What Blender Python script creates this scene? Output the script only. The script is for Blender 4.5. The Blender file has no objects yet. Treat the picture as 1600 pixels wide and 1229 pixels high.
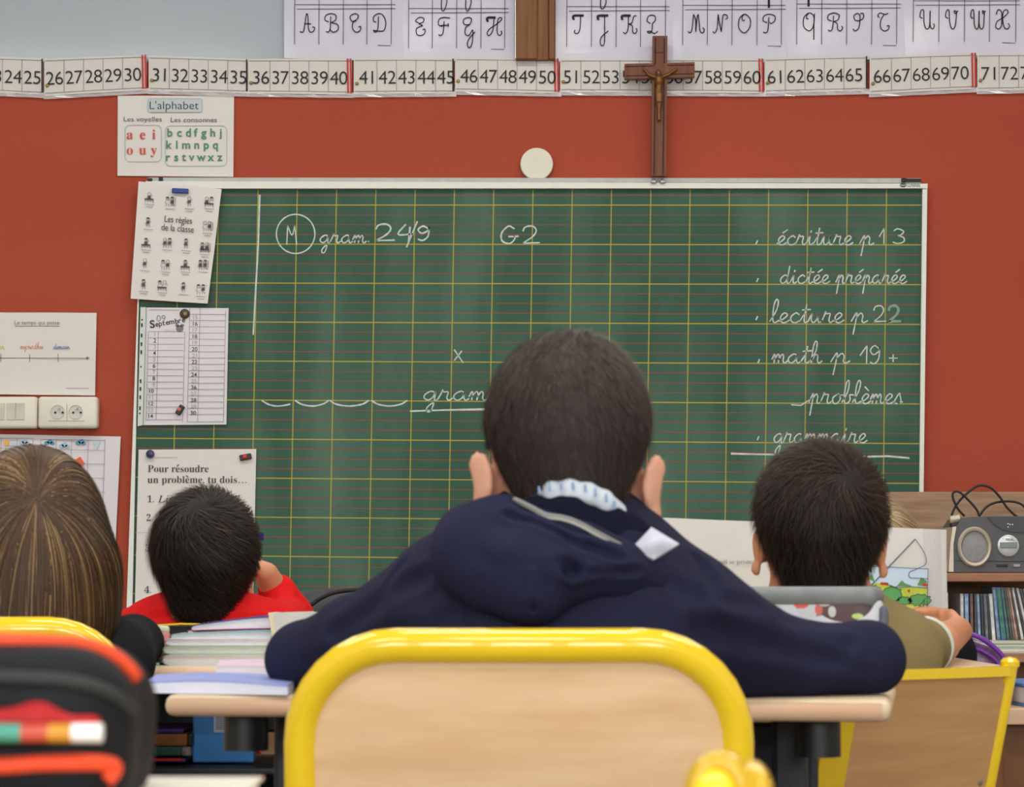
import bpy, bmesh, math, random
import numpy as np
from mathutils import Vector, Matrix
random.seed(7); RNG = np.random.default_rng(7)
C = bpy.context.scene.collection
sc = bpy.context.scene

# ------------------------------------------------------------------ camera, world, lights, exposure
F = 3900.0; EYE = 0.74; HOR = 914.0
PITCH = math.atan((HOR - 614.5) / F)
cam_data = bpy.data.cameras.new('camera'); cam = bpy.data.objects.new('camera', cam_data); C.objects.link(cam)
cam.location = (0, 0, EYE); cam.rotation_euler = (math.pi / 2 + PITCH, 0, 0)
cam_data.sensor_width = 36.0; cam_data.lens = 36.0 * F / 1600.0; cam_data.clip_start = 0.05
cam_data.dof.use_dof = True; cam_data.dof.focus_distance = 5.4; cam_data.dof.aperture_fstop = 17.0
sc.camera = cam
sc.view_settings.view_transform = 'Standard'; sc.view_settings.look = 'None'
sc.view_settings.gamma = 1.0; sc.view_settings.use_curve_mapping = False
sc.view_settings.exposure = 0.0

world = bpy.data.worlds.new('sky'); sc.world = world; world.use_nodes = True
wn = world.node_tree.nodes; wl = world.node_tree.links
bg = wn['Background']; tc = wn.new('ShaderNodeTexCoord'); sp = wn.new('ShaderNodeSeparateXYZ'); cr = wn.new('ShaderNodeValToRGB')
mr = wn.new('ShaderNodeMapRange'); mr.inputs[1].default_value = -0.3; mr.inputs[2].default_value = 0.5
wl.new(tc.outputs['Generated'], sp.inputs[0]); wl.new(sp.outputs[2], mr.inputs[0]); wl.new(mr.outputs[0], cr.inputs[0])
cr.color_ramp.elements[0].color = (0.10, 0.13, 0.09, 1); cr.color_ramp.elements[1].color = (0.80, 0.88, 1.0, 1)
e = cr.color_ramp.elements.new(0.38); e.color = (0.16, 0.22, 0.14, 1)
e = cr.color_ramp.elements.new(0.5); e.color = (0.75, 0.82, 0.9, 1)
wl.new(cr.outputs[0], bg.inputs[0]); bg.inputs[1].default_value = 2.2

DW = 6.45                      # distance of the front wall
XL, XR, YB, ZC = -3.4, 3.4, -2.6, 2.95
def area_light(name, loc, rot, sx, sy, power, col=(1, 1, 1)):
    l = bpy.data.lights.new(name, 'AREA'); l.shape = 'RECTANGLE'; l.size = sx; l.size_y = sy; l.energy = power; l.color = col
    o = bpy.data.objects.new(name, l); C.objects.link(o); o.location = loc; o.rotation_euler = rot
    return o
LAMPS = [(-1.7, 0.2), (0, 0.2), (1.7, 0.2), (-1.7, 2.6), (0, 2.6), (1.7, 2.6), (-1.7, 4.9), (0, 4.9), (1.7, 4.9)]
LAMP_W = 17.0; WIN_W = 28.0
WINS = [-2.45, -1.2, 0.05, 1.3, 2.55]
for wx in WINS:
    area_light('window_daylight', (wx, YB + 0.02, 1.6), (math.pi / 2, 0, 0), 0.95, 1.2, WIN_W, (0.93, 0.97, 1.0))

# ------------------------------------------------------------------ pixel helpers: a photo pixel at a distance -> a point
CT, ST = math.cos(PITCH), math.sin(PITCH)
def ray(px, py):
    a = (px - 800.0) / F; b = (614.5 - py) / F
    return Vector((a, CT - b * ST, ST + b * CT))
def P(px, py, Y):
    d = ray(px, py); return Vector((0, 0, EYE)) + d * (Y / d.y)
class Plane:
    def __init__(s, point, normal): s.p = Vector(point); s.n = Vector(normal).normalized()
    def at(s, px, py, off=0.0):
        d = ray(px, py); o = Vector((0, 0, EYE)); t = (s.p - o).dot(s.n) / d.dot(s.n)
        return o + d * t + s.n * off
WALL = Plane((0, DW, 0), (0, -1, 0))

# ------------------------------------------------------------------ materials
def lin(c):
    return tuple(((v / 255.0) / 12.92 if v / 255.0 <= 0.04045 else ((v / 255.0 + 0.055) / 1.055) ** 2.4) for v in c[:3]) + (1.0,)
MATS = {}
def mat(name, rgb, rough=0.6, spec=0.4, var=0.08, scale=30.0, bump=0.0, bscale=200.0, stretch=(1, 1, 1), metal=0.0, alpha=1.0, coat=0.0, trans=0.0, rgb2=None, detail=4.0):
    if name in MATS: return MATS[name]
    m = bpy.data.materials.new(name); m.use_nodes = True; MATS[name] = m
    n = m.node_tree.nodes; l = m.node_tree.links; b = n['Principled BSDF']
    b.inputs['Roughness'].default_value = rough; b.inputs['Specular IOR Level'].default_value = spec; b.inputs['Metallic'].default_value = metal
    b.inputs['Alpha'].default_value = alpha; b.inputs['Coat Weight'].default_value = coat; b.inputs['Transmission Weight'].default_value = trans
    t = n.new('ShaderNodeTexCoord'); mp = n.new('ShaderNodeMapping'); mp.inputs['Scale'].default_value = stretch
    l.new(t.outputs['Object'], mp.inputs[0])
    nz = n.new('ShaderNodeTexNoise'); nz.inputs['Scale'].default_value = scale; nz.inputs['Detail'].default_value = detail
    l.new(mp.outputs[0], nz.inputs['Vector'])
    mx = n.new('ShaderNodeMix'); mx.data_type = 'RGBA'
    c = lin(rgb)
    if rgb2 is None:
        mx.inputs[6].default_value = tuple(v * (1 - var) for v in c[:3]) + (1,); mx.inputs[7].default_value = tuple(min(1, v * (1 + var)) for v in c[:3]) + (1,)
    else:
        mx.inputs[6].default_value = c; mx.inputs[7].default_value = lin(rgb2)
    rmp = n.new('ShaderNodeMapRange'); rmp.inputs[1].default_value = 0.3; rmp.inputs[2].default_value = 0.7
    l.new(nz.outputs[0], rmp.inputs[0]); l.new(rmp.outputs[0], mx.inputs[0]); l.new(mx.outputs[2], b.inputs['Base Color'])
    if bump > 0:
        nb = n.new('ShaderNodeTexNoise'); nb.inputs['Scale'].default_value = bscale; nb.inputs['Detail'].default_value = 3
        l.new(mp.outputs[0], nb.inputs['Vector'])
        bp = n.new('ShaderNodeBump'); bp.inputs['Strength'].default_value = bump; bp.inputs['Distance'].default_value = 0.004
        l.new(nb.outputs[0], bp.inputs['Height']); l.new(bp.outputs[0], b.inputs['Normal'])
    return m
def attr_mat(name, c0, c1, c2, rough=0.5, spec=0.35):
    """hair: each strand carries its own shade"""
    m = bpy.data.materials.new(name); m.use_nodes = True; MATS[name] = m
    n = m.node_tree.nodes; l = m.node_tree.links; b = n['Principled BSDF']
    b.inputs['Roughness'].default_value = rough; b.inputs['Specular IOR Level'].default_value = spec
    a = n.new('ShaderNodeAttribute'); a.attribute_name = 'shade'
    r = n.new('ShaderNodeValToRGB'); r.color_ramp.elements[0].color = lin(c0); r.color_ramp.elements[1].color = lin(c2)
    e = r.color_ramp.elements.new(0.55); e.color = lin(c1)
    l.new(a.outputs['Fac'], r.inputs[0]); l.new(r.outputs[0], b.inputs['Base Color'])
    return m
def flat(rgb, rough=0.7, spec=0.2):
    return mat('ink_%d_%d_%d' % tuple(rgb), rgb, rough, spec, var=0.02)

# ------------------------------------------------------------------ object helpers
def tag(o, label=None, cat=None, group=None, kind=None):
    if label: o['label'] = label
    if cat: o['category'] = cat
    if group: o['group'] = group
    if kind: o['kind'] = kind
    return o
def thing(name, label, cat, loc, group=None):
    o = bpy.data.objects.new(name, None); o.empty_display_size = 0.05; C.objects.link(o); o.location = loc
    return tag(o, label, cat, group)
def wloc(o):
    v = Vector(o.location)
    while o.parent: o = o.parent; v = v + o.location
    return v
def mesh_obj(name, verts, faces, m, parent=None, smooth=False, local=False, auto=None):
    vs = np.array([tuple(v) for v in verts], dtype=np.float64).reshape(-1, 3)
    if local: org = Vector((0, 0, 0))
    elif parent is not None: org = wloc(parent)
    else: org = Vector((vs[:, 0].mean(), vs[:, 1].mean(), vs[:, 2].min()))
    vs = vs - np.array(org)
    me = bpy.data.meshes.new(name); me.from_pydata(vs.tolist(), [], [tuple(int(i) for i in f) for f in faces]); me.update()
    if m: me.materials.append(m)
    if smooth: me.polygons.foreach_set('use_smooth', [True] * len(me.polygons))
    if auto is not None:
        bm = bmesh.new(); bm.from_mesh(me)
        for ed in bm.edges:
            if len(ed.link_faces) == 2 and ed.calc_face_angle(0) > auto: ed.smooth = False
        for f in bm.faces: f.smooth = True
        bm.to_mesh(me); bm.free()
    o = bpy.data.objects.new(name, me); C.objects.link(o)
    if parent is not None: o.parent = parent
    elif not local: o.location = org
    return o
class MB:
    """collects shapes that form one mesh"""
    def __init__(s): s.v = []; s.f = []
    def add(s, vs, fs):
        k = len(s.v); s.v += [tuple(v) for v in vs]; s.f += [tuple(i + k for i in f) for f in fs]; return s
    def box(s, c, d, bevel=0.0, rot=None, seg=2):
        bm = bmesh.new(); bmesh.ops.create_cube(bm, size=1.0)
        for v in bm.verts: v.co = Vector((v.co.x * d[0], v.co.y * d[1], v.co.z * d[2]))
        if bevel > 0: bmesh.ops.bevel(bm, geom=bm.edges[:], offset=bevel, segments=seg, affect='EDGES', profile=0.5)
        M = rot.to_matrix() if hasattr(rot, 'to_matrix') else (rot or Matrix.Identity(3))
        bm.verts.index_update(); s.add([Vector(c) + M @ v.co for v in bm.verts], [[v.index for v in f.verts] for f in bm.faces]); bm.free(); return s
    def tube(s, pts, r, n=12, caps=True, flat=None):
        pts = [Vector(p) for p in pts]; rs = r if isinstance(r, (list, tuple)) else [r] * len(pts)
        t0 = (pts[1] - pts[0]).normalized(); a = t0.orthogonal().normalized(); vs = []; fs = []
        for i, p in enumerate(pts):
            t = (pts[min(i + 1, len(pts) - 1)] - pts[max(i - 1, 0)]).normalized()
            a = (a - t * a.dot(t)).normalized(); b = t.cross(a)
            for j in range(n):
                an = 2 * math.pi * j / n; vs.append(p + (a * math.cos(an) + b * math.sin(an)) * rs[i])
        for i in range(len(pts) - 1):
            for j in range(n):
                fs.append((i * n + j, i * n + (j + 1) % n, (i + 1) * n + (j + 1) % n, (i + 1) * n + j))
        if caps: fs.append(tuple(reversed(range(n)))); fs.append(tuple((len(pts) - 1) * n + j for j in range(n)))
        return s.add(vs, fs)
    def lathe(s, prof, c, axis=(0, 0, 1), n=32):
        ax = Vector(axis).normalized(); a = ax.orthogonal().normalized(); b = ax.cross(a); vs = []; fs = []
        for (r, h) in prof:
            for j in range(n):
                an = 2 * math.pi * j / n; vs.append(Vector(c) + ax * h + (a * math.cos(an) + b * math.sin(an)) * r)
        for i in range(len(prof) - 1):
            for j in range(n): fs.append((i * n + j, i * n + (j + 1) % n, (i + 1) * n + (j + 1) % n, (i + 1) * n + j))
        fs.append(tuple(reversed(range(n)))); fs.append(tuple((len(prof) - 1) * n + j for j in range(n)))
        return s.add(vs, fs)
    def prism(s, poly, ext):
        n = len(poly); e = Vector(ext); p = [Vector(q) for q in poly]
        return s.add(p + [q + e for q in p], [tuple(range(n)), tuple(reversed(range(n, 2 * n)))] + [(i, i + n, (i + 1) % n + n, (i + 1) % n) for i in range(n)])
    def build(s, name, m, parent=None, **k): return mesh_obj(name, s.v, s.f, m, parent, **k)
def catmull(pts, n=6, closed=False):
    p = [Vector(q) if len(q) == 3 else Vector((q[0], q[1], 0)) for q in pts]
    if len(p) < 3: return p
    if closed: p = [p[-1]] + p + [p[0], p[1]]
    else: p = [p[0] * 2 - p[1]] + p + [p[-1] * 2 - p[-2]]
    out = []
    for i in range(1, len(p) - 2):
        for k in range(n):
            t = k / n; a, b, c, d = p[i - 1], p[i], p[i + 1], p[i + 2]
            out.append(0.5 * ((2 * b) + (c - a) * t + (2 * a - 5 * b + 4 * c - d) * t * t + (3 * b - a - 3 * c + d) * t ** 3))
    if not closed: out.append(p[-2])
    return out
def copy_tree(o, parent=None):
    c = o.copy(); C.objects.link(c)
    if parent is not None: c.parent = parent
    for ch in list(o.children): copy_tree(ch, c)
    return c

# ------------------------------------------------------------------ flat marks on a plane, given in photo pixels
def poly_px(polys, plane, off):
    mb = MB()
    for pl in polys: mb.add([plane.at(x, y, off) for x, y in pl], [tuple(range(len(pl)))])
    return mb
def strokes_px(strokes, width, plane, off, jitter=0.0):
    mb = MB(); split = []
    for st in strokes:
        p = [Vector((q[0], q[1])) for q in st]; cur = p[:2]
        for i in range(2, len(p)):
            a, b = p[i - 1] - p[i - 2], p[i] - p[i - 1]
            if a.length > 1e-6 and b.length > 1e-6 and a.normalized().dot(b.normalized()) < -0.1: split.append(cur); cur = [p[i - 1]]
            cur.append(p[i])
        split.append(cur)
    for p in split:
        p = [q for i, q in enumerate(p) if i == 0 or (q - p[i - 1]).length > 1e-4]
        if len(p) < 2: continue
        L = []; R = []
        for i in range(len(p)):
            d = p[min(i + 1, len(p) - 1)] - p[max(i - 1, 0)]
            if d.length < 1e-6: d = Vector((1, 0))
            d.normalize(); w = width * 0.5 * (1 + jitter * random.uniform(-1, 1)); q = Vector((-d.y, d.x)) * w
            L.append(p[i] + q); R.append(p[i] - q)
        n = len(p)
        mb.add([plane.at(v.x, v.y, off) for v in L + R], [(i, i + 1, n + i + 1, n + i) for i in range(n - 1)])
    return mb
def circle_px(cx, cy, rx, ry=None, n=24):
    ry = ry or rx
    return [(cx + rx * math.cos(2 * math.pi * i / n), cy + ry * math.sin(2 * math.pi * i / n)) for i in range(n)]
_TXT = {}
def text_mesh(s, off=0.0, shear=0.0, space=1.0):
    key = (s, off, shear, space)
    if key in _TXT: return _TXT[key]
    cu = bpy.data.curves.new('text', 'FONT'); cu.body = s; cu.offset = off; cu.shear = shear; cu.space_character = space; cu.resolution_u = 4
    o = bpy.data.objects.new('text', cu); C.objects.link(o); dg = bpy.context.evaluated_depsgraph_get(); dg.update()
    me = bpy.data.meshes.new_from_object(o.evaluated_get(dg))
    vs = [(v.co.x, v.co.y) for v in me.vertices]; fs = [tuple(p.vertices) for p in me.polygons]
    bpy.data.objects.remove(o); bpy.data.curves.remove(cu); bpy.data.meshes.remove(me)
    _TXT[key] = (vs, fs); return vs, fs
def text_px(mb, s, x0, base, cap, plane, off, x1=None, rot=0.0, thin=0.0, shear=0.0, space=1.0, align='l', sx=1.0):
    vs, fs = text_mesh(s, thin, shear, space)
    if not vs: return mb
    k = cap / 0.72; mn = min(v[0] for v in vs); mx_ = max(v[0] for v in vs)
    kx = k * sx if x1 is None else (x1 - x0) / max(1e-6, mx_ - mn)
    if align == 'c': x0 = x0 - kx * (mx_ - mn) / 2
    ca, sa = math.cos(rot), math.sin(rot); out = []
    for (x, y) in vs:
        dx = (x - mn) * kx; dy = -y * k
        out.append(plane.at(x0 + dx * ca - dy * sa, base + dx * sa + dy * ca, off))
    return mb.add(out, fs)
def sheet_px(name, quad, plane, off, m, parent=None, nx=10, ny=10, warp=None, thick=0.0012):
    """a sheet of paper: quad corners tl, tr, br, bl in pixels, slightly curved, with thickness"""
    vs = []; fs = []
    for side in (0, 1):
        for j in range(ny + 1):
            for i in range(nx + 1):
                u, v = i / nx, j / ny
                x = (quad[0][0] * (1 - u) + quad[1][0] * u) * (1 - v) + (quad[3][0] * (1 - u) + quad[2][0] * u) * v
                y = (quad[0][1] * (1 - u) + quad[1][1] * u) * (1 - v) + (quad[3][1] * (1 - u) + quad[2][1] * u) * v
                w = warp(u, v) if warp else 0.0
                vs.append(plane.at(x, y, off + w - side * thick))
    N = (nx + 1) * (ny + 1)
    for j in range(ny):
        for i in range(nx):
            a = j * (nx + 1) + i; fs.append((a, a + nx + 1, a + nx + 2, a + 1)); b = a + N; fs.append((b, b + 1, b + nx + 2, b + nx + 1))
    ring = [i for i in range(nx + 1)] + [j * (nx + 1) + nx for j in range(1, ny + 1)] + [ny * (nx + 1) + i for i in range(nx - 1, -1, -1)] + [j * (nx + 1) for j in range(ny - 1, 0, -1)]
    for a, b in zip(ring, ring[1:] + ring[:1]): fs.append((a, b, b + N, a + N))
    return mesh_obj(name, vs, fs, m, parent)

# ------------------------------------------------------------------ signed distance modelling (bodies, clothes, soft things)
def V(a): return np.array(tuple(a), dtype=np.float64)
class SDF:
    def __init__(s): s.p = []
    def cap(s, a, b, ra, rb=None, k=0.02, sub=False):
        s.p.append(('c', V(a), V(b), ra, ra if rb is None else rb, k, sub)); return s
    def ell(s, c, r, R=None, k=0.02, sub=False):
        s.p.append(('e', V(c), V(r), np.eye(3) if R is None else np.array(R), None, k, sub)); return s
    def rbox(s, c, h, rad, R=None, k=0.005, sub=False):
        s.p.append(('b', V(c), V(h), np.eye(3) if R is None else np.array(R), rad, k, sub)); return s
    @staticmethod
    def d1(p, X):
        if p[0] == 'c':
            a, b = p[1], p[2]; ab = b - a; t = np.clip(((X - a) @ ab) / max(1e-12, ab @ ab), 0, 1)
            return np.linalg.norm(X - a - t[..., None] * ab, axis=-1) - (p[3] + (p[4] - p[3]) * t)
        if p[0] == 'e':
            q = (X - p[1]) @ p[3]; k0 = np.linalg.norm(q / p[2], axis=-1); k1 = np.linalg.norm(q / p[2] ** 2, axis=-1)
            return k0 * (k0 - 1) / np.maximum(k1, 1e-9)
        q = np.abs((X - p[1]) @ p[3]) - (p[2] - p[4])
        return np.linalg.norm(np.maximum(q, 0), axis=-1) + np.minimum(q.max(axis=-1), 0) - p[4]
    @staticmethod
    def mix(d, e, k, sub):
        if sub: e = -e; h = np.clip(0.5 - 0.5 * (d - e) / k, 0, 1); return d * (1 - h) + e * h + k * h * (1 - h)
        h = np.clip(0.5 + 0.5 * (d - e) / k, 0, 1); return e * h + d * (1 - h) - k * h * (1 - h)
    def ev(s, X):
        d = np.full(X.shape[:-1], 1.0)
        for p in s.p: d = s.mix(d, s.d1(p, X), p[5], p[6])
        return d
    def box(s, p):
        if p[0] == 'c':
            r = max(p[3], p[4]); return np.minimum(p[1], p[2]) - r, np.maximum(p[1], p[2]) + r
        r = np.linalg.norm(p[2]) if p[0] == 'b' else p[2].max(); return p[1] - r, p[1] + r
    def mesh(s, h, clip=None):
        add = [s.box(p) for p in s.p if not p[6]]
        lo = np.min([a for a, b in add], axis=0) - 3 * h; hi = np.max([b for a, b in add], axis=0) + 3 * h
        n = np.ceil((hi - lo) / h).astype(int) + 1
        D = np.full(n, 1.0, dtype=np.float64)
        for p in s.p:
            a, b = s.box(p); m = 2.5 * p[5] + 3 * h
            i0 = np.clip(np.floor((a - m - lo) / h).astype(int), 0, n - 1); i1 = np.clip(np.ceil((b + m - lo) / h).astype(int) + 1, 1, n)
            if np.any(i1 <= i0): continue
            g = np.stack(np.meshgrid(*[lo[k] + h * np.arange(i0[k], i1[k]) for k in range(3)], indexing='ij'), axis=-1)
            sl = tuple(slice(i0[k], i1[k]) for k in range(3)); D[sl] = s.mix(D[sl], s.d1(p, g), p[5], p[6])
        if clip is not None:
            g = np.stack(np.meshgrid(*[lo[k] + h * np.arange(n[k]) for k in range(3)], indexing='ij'), axis=-1)
            D = np.maximum(D, clip(g))
        D[0] = D[-1] = 1; D[:, 0] = D[:, -1] = 1; D[:, :, 0] = D[:, :, -1] = 1
        return nets(D, lo, h)
def nets(D, lo, h):
    S = D < 0; n = np.array(D.shape); cn = n - 1
    cnt = np.zeros(cn); acc = np.zeros(tuple(cn) + (3,))
    for ax in range(3):
        o = [k for k in range(3) if k != ax]
        sa = [slice(None)] * 3; sb = [slice(None)] * 3; sa[ax] = slice(0, -1); sb[ax] = slice(1, None)
        A = D[tuple(sa)]; B = D[tuple(sb)]; X = S[tuple(sa)] != S[tuple(sb)]
        t = np.where(X, A / np.where(X, A - B, 1), 0)
        for u in (0, 1):
            for v in (0, 1):
                q = [slice(None)] * 3; q[o[0]] = slice(u, n[o[0]] - 1 + u); q[o[1]] = slice(v, n[o[1]] - 1 + v); q = tuple(q)
                x = X[q]; cnt += x; acc[..., ax] += np.where(x, t[q], 0); acc[..., o[0]] += u * x; acc[..., o[1]] += v * x
    M = cnt > 0; idx = -np.ones(cn, dtype=np.int64); idx[M] = np.arange(M.sum())
    verts = np.argwhere(M) + acc[M] / cnt[M][:, None]; verts = lo + h * verts
    faces = []
    for ax in range(3):
        u, v = (ax + 1) % 3, (ax + 2) % 3
        sa = [slice(None)] * 3; sb = [slice(None)] * 3; sa[ax] = slice(0, -1); sb[ax] = slice(1, None)
        X = S[tuple(sa)] != S[tuple(sb)]; I = np.argwhere(X); I = I[(I[:, u] > 0) & (I[:, v] > 0) & (I[:, u] < cn[u]) & (I[:, v] < cn[v])]
        ins = S[tuple(sa)][tuple(I.T)]
        def c(du, dv):
            J = I.copy(); J[:, u] -= du; J[:, v] -= dv; return idx[tuple(J.T)]
        q = np.stack([c(1, 1), c(0, 1), c(0, 0), c(1, 0)], axis=1); q[~ins] = q[~ins][:, ::-1]; faces.append(q)
    return verts, np.concatenate(faces)
def creases(vs, folds):
    """sink long soft folds into a cloth surface; fold = (polyline, width, depth)"""
    vs = vs.copy(); c = vs.mean(axis=0)
    for pl, w, dep in folds:
        pl = [V(q) for q in pl]; dm = np.full(len(vs), 9.0); near = np.zeros_like(vs)
        for a, b in zip(pl, pl[1:]):
            ab = b - a; t = np.clip(((vs - a) @ ab) / max(1e-9, ab @ ab), 0, 1); q = a + t[:, None] * ab; d = np.linalg.norm(vs - q, axis=1)
            k = d < dm; dm[k] = d[k]
        g = np.exp(-(dm / w) ** 2) - 0.45 * np.exp(-((dm - 1.7 * w) / (0.8 * w)) ** 2)
        vs = vs + np.array([0, 1.0, -0.25]) * (dep * g)[:, None]
    return vs
def ripple(vs, amp, freq, seed=0, axis=(1, 1, 1)):
    r = np.random.default_rng(seed); out = vs.copy(); d = np.zeros(len(vs))
    for k in range(5):
        w = r.normal(size=3) * np.array(axis); w = w / np.linalg.norm(w) * freq * r.uniform(0.6, 1.6); d += np.sin(vs @ w + r.uniform(0, 6.28))
    c = vs.mean(axis=0); nrm = vs - c; nrm /= np.linalg.norm(nrm, axis=1)[:, None] + 1e-9
    return out + nrm * (amp * d / 2.2)[:, None]
def soft(name, sdf, h, m, parent=None, clip=None, folds=None, rip=None, label=None):
    vs, fs = sdf.mesh(h, clip)
    if rip: vs = ripple(vs, *rip)
    if folds: vs = creases(vs, folds)
    o = mesh_obj(name, vs, fs, m, parent, smooth=True)
    if label: o['label'] = label
    return o
def grad(f, X, e=0.002):
    g = np.stack([f(X + np.eye(3)[k] * e) - f(X - np.eye(3)[k] * e) for k in range(3)], axis=-1)
    return g / (np.linalg.norm(g, axis=-1, keepdims=True) + 1e-9)
def strands(f, X, dirs, length, nseg, width, grav=0.0, lift=(0.0, 0.004), wig=0.0, swirl=0.0, zmin=None, shade=None, seed=1):
    """ribbons of hair that follow the head surface f; returns verts, faces, shade per vertex"""
    r = np.random.default_rng(seed); N = len(X); L = length * r.uniform(0.7, 1.25, N); d = dirs.copy(); pos = X.copy(); pts = []; sides = []
    lf = r.uniform(0, 1, N) ** 1.5
    for k in range(nseg + 1):
        n = grad(f, pos); dist = f(pos); tgt = lift[0] + (lift[1] - lift[0]) * lf * (k / nseg)
        pos = pos + n * (tgt - dist)[:, None] * 0.9
        pts.append(pos.copy())
        d = d + np.array([0, 0, -1.0]) * grav + r.normal(size=(N, 3)) * wig + np.cross(n, d) * swirl
        d = d - n * np.sum(d * n, axis=1, keepdims=True); d /= np.linalg.norm(d, axis=1, keepdims=True) + 1e-9
        s = np.cross(d, n); s /= np.linalg.norm(s, axis=1, keepdims=True) + 1e-9; sides.append(s)
        pos = pos + d * (L / nseg)[:, None]
    w = width * r.uniform(0.6, 1.4, N); sh = r.uniform(0, 1, N) if shade is None else shade(r, N, X)
    vs = []; 
    for k in range(nseg + 1):
        t = k / nseg; ww = (w * (1 - t ** 3 * 0.85))[:, None] * 0.5
        vs.append(pts[k] + sides[k] * ww); vs.append(pts[k] - sides[k] * ww)
    vs = np.stack(vs, axis=1).reshape(-1, 3); m = 2 * (nseg + 1); base = np.arange(N)[:, None] * m
    fs = np.concatenate([base + np.array([[2 * k, 2 * k + 1, 2 * k + 3, 2 * k + 2]]) for k in range(nseg)])
    return vs, fs, np.repeat(sh, m)
def hair_obj(name, pieces, m, parent):
    V_, F_, S_ = [], [], []; k = 0
    for vs, fs, sh in pieces: V_.append(vs); F_.append(fs + k); S_.append(sh); k += len(vs)
    o = mesh_obj(name, np.concatenate(V_), np.concatenate(F_), m, parent, smooth=True)
    a = o.data.attributes.new('shade', 'FLOAT', 'POINT'); a.data.foreach_set('value', np.concatenate(S_).astype(np.float32)); return o
# ------------------------------------------------------------------ setting
M_wall = mat('red_wall_textile', (170, 79, 60), 0.95, 0.1, var=0.05, scale=3.0, bump=0.35, bscale=260, stretch=(0.35, 1, 1.6))
M_plain = mat('cream_wall_paint', (214, 206, 192), 0.8, 0.2, var=0.03)
M_ceil = mat('white_ceiling', (235, 234, 230), 0.9, 0.1, var=0.02)
M_floor = mat('grey_vinyl_floor', (120, 112, 104), 0.5, 0.3, var=0.12, scale=14)
M_frame_white = mat('white_lacquer', (226, 226, 214), 0.4, 0.4, var=0.02)
M_glass_grey = mat('frosted_glass', (176, 186, 195), 0.12, 0.5, var=0.03, scale=2.0)
M_postwood = mat('dark_oak', (112, 72, 38), 0.55, 0.3, scale=6, stretch=(14, 14, 0.7), rgb2=(142, 96, 56))
def struct(name, mb, m): return tag(mb.build(name, m), kind='structure')
struct('floor', MB().box(((XL + XR) / 2, (YB + DW) / 2, -0.05), (XR - XL + 0.4, DW - YB + 0.4, 0.1)), M_floor)
struct('ceiling', MB().box(((XL + XR) / 2, (YB + DW) / 2, ZC + 0.05), (XR - XL + 0.4, DW - YB + 0.4, 0.1)), M_ceil)
ZB = P(800, 97, DW).z
struct('wall_front', MB().box((0, DW + 0.075, ZB / 2), (XR - XL, 0.15, ZB)), M_wall)
struct('wall_left', MB().box((XL - 0.075, (YB + DW) / 2, ZC / 2), (0.15, DW - YB, ZC)), M_plain)
struct('wall_right', MB().box((XR + 0.075, (YB + DW) / 2, ZC / 2), (0.15, DW - YB, ZC)), M_plain)
mb = MB(); xs = [XL] + [v for w in WINS for v in (w - 0.5, w + 0.5)] + [XR]
mb.box(((XL + XR) / 2, YB - 0.1, 0.475), (XR - XL, 0.2, 0.95)).box(((XL + XR) / 2, YB - 0.1, (2.25 + ZC) / 2), (XR - XL, 0.2, ZC - 2.25))
for i in range(0, len(xs), 2): mb.box(((xs[i] + xs[i + 1]) / 2, YB - 0.1, 1.6), (xs[i + 1] - xs[i], 0.2, 1.3))
struct('wall_back', mb, M_plain)
for i, wx in enumerate(WINS):
    mb = MB()
    for dx in (-0.48, 0, 0.48): mb.box((wx + dx, YB - 0.1, 1.6), (0.04, 0.06, 1.3))
    for dz in (-0.63, 0.63): mb.box((wx, YB - 0.1, 1.6 + dz), (1.0, 0.06, 0.04))
    struct('window_%d' % (i + 3), mb, M_frame_white)
# glazed band over the textile wall, with the dark oak post
xa, xb, xc, xd = XL, P(805, 40, DW).x, P(867, 40, DW).x, XR
struct('window_1', MB().box(((xa + xb) / 2, DW + 0.035, (ZB + ZC) / 2), (xb - xa, 0.05, ZC - ZB)), M_glass_grey)
struct('window_2', MB().box(((xc + xd) / 2, DW + 0.035, (ZB + ZC) / 2), (xd - xc, 0.05, ZC - ZB)), M_glass_grey)
w = xc - xb
mb = MB().box(((xb + xc) / 2 - w * 0.22, DW + 0.01, (ZB + ZC) / 2), (w * 0.54, 0.10, ZC - ZB), 0.003)
mb.box(((xb + xc) / 2 + w * 0.17, DW + 0.02, (ZB + ZC) / 2), (w * 0.36, 0.09, ZC - ZB), 0.003).box(((xb + xc) / 2 + w * 0.42, DW + 0.012, (ZB + ZC) / 2), (w * 0.15, 0.1, ZC - ZB), 0.003)
struct('trim_1', mb, M_postwood)
# ceiling lamps
M_lampbody = mat('lamp_body', (230, 230, 228), 0.4, 0.4, var=0.01)
for i, (lx, ly) in enumerate(LAMPS):
    t = thing('ceiling_light', 'white rectangular ceiling light fitting above the classroom', 'light', (lx, ly, ZC), 'ceiling lights of the classroom')
    MB().box((lx, ly, ZC - 0.03), (1.25, 0.2, 0.06), 0.008).build('housing', M_lampbody, t)
    o = area_light('tube_light', (0, 0, -0.065), (0, 0, 0), 1.2, 0.16, LAMP_W, (1.0, 0.985, 0.95)); o.parent = t

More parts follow.
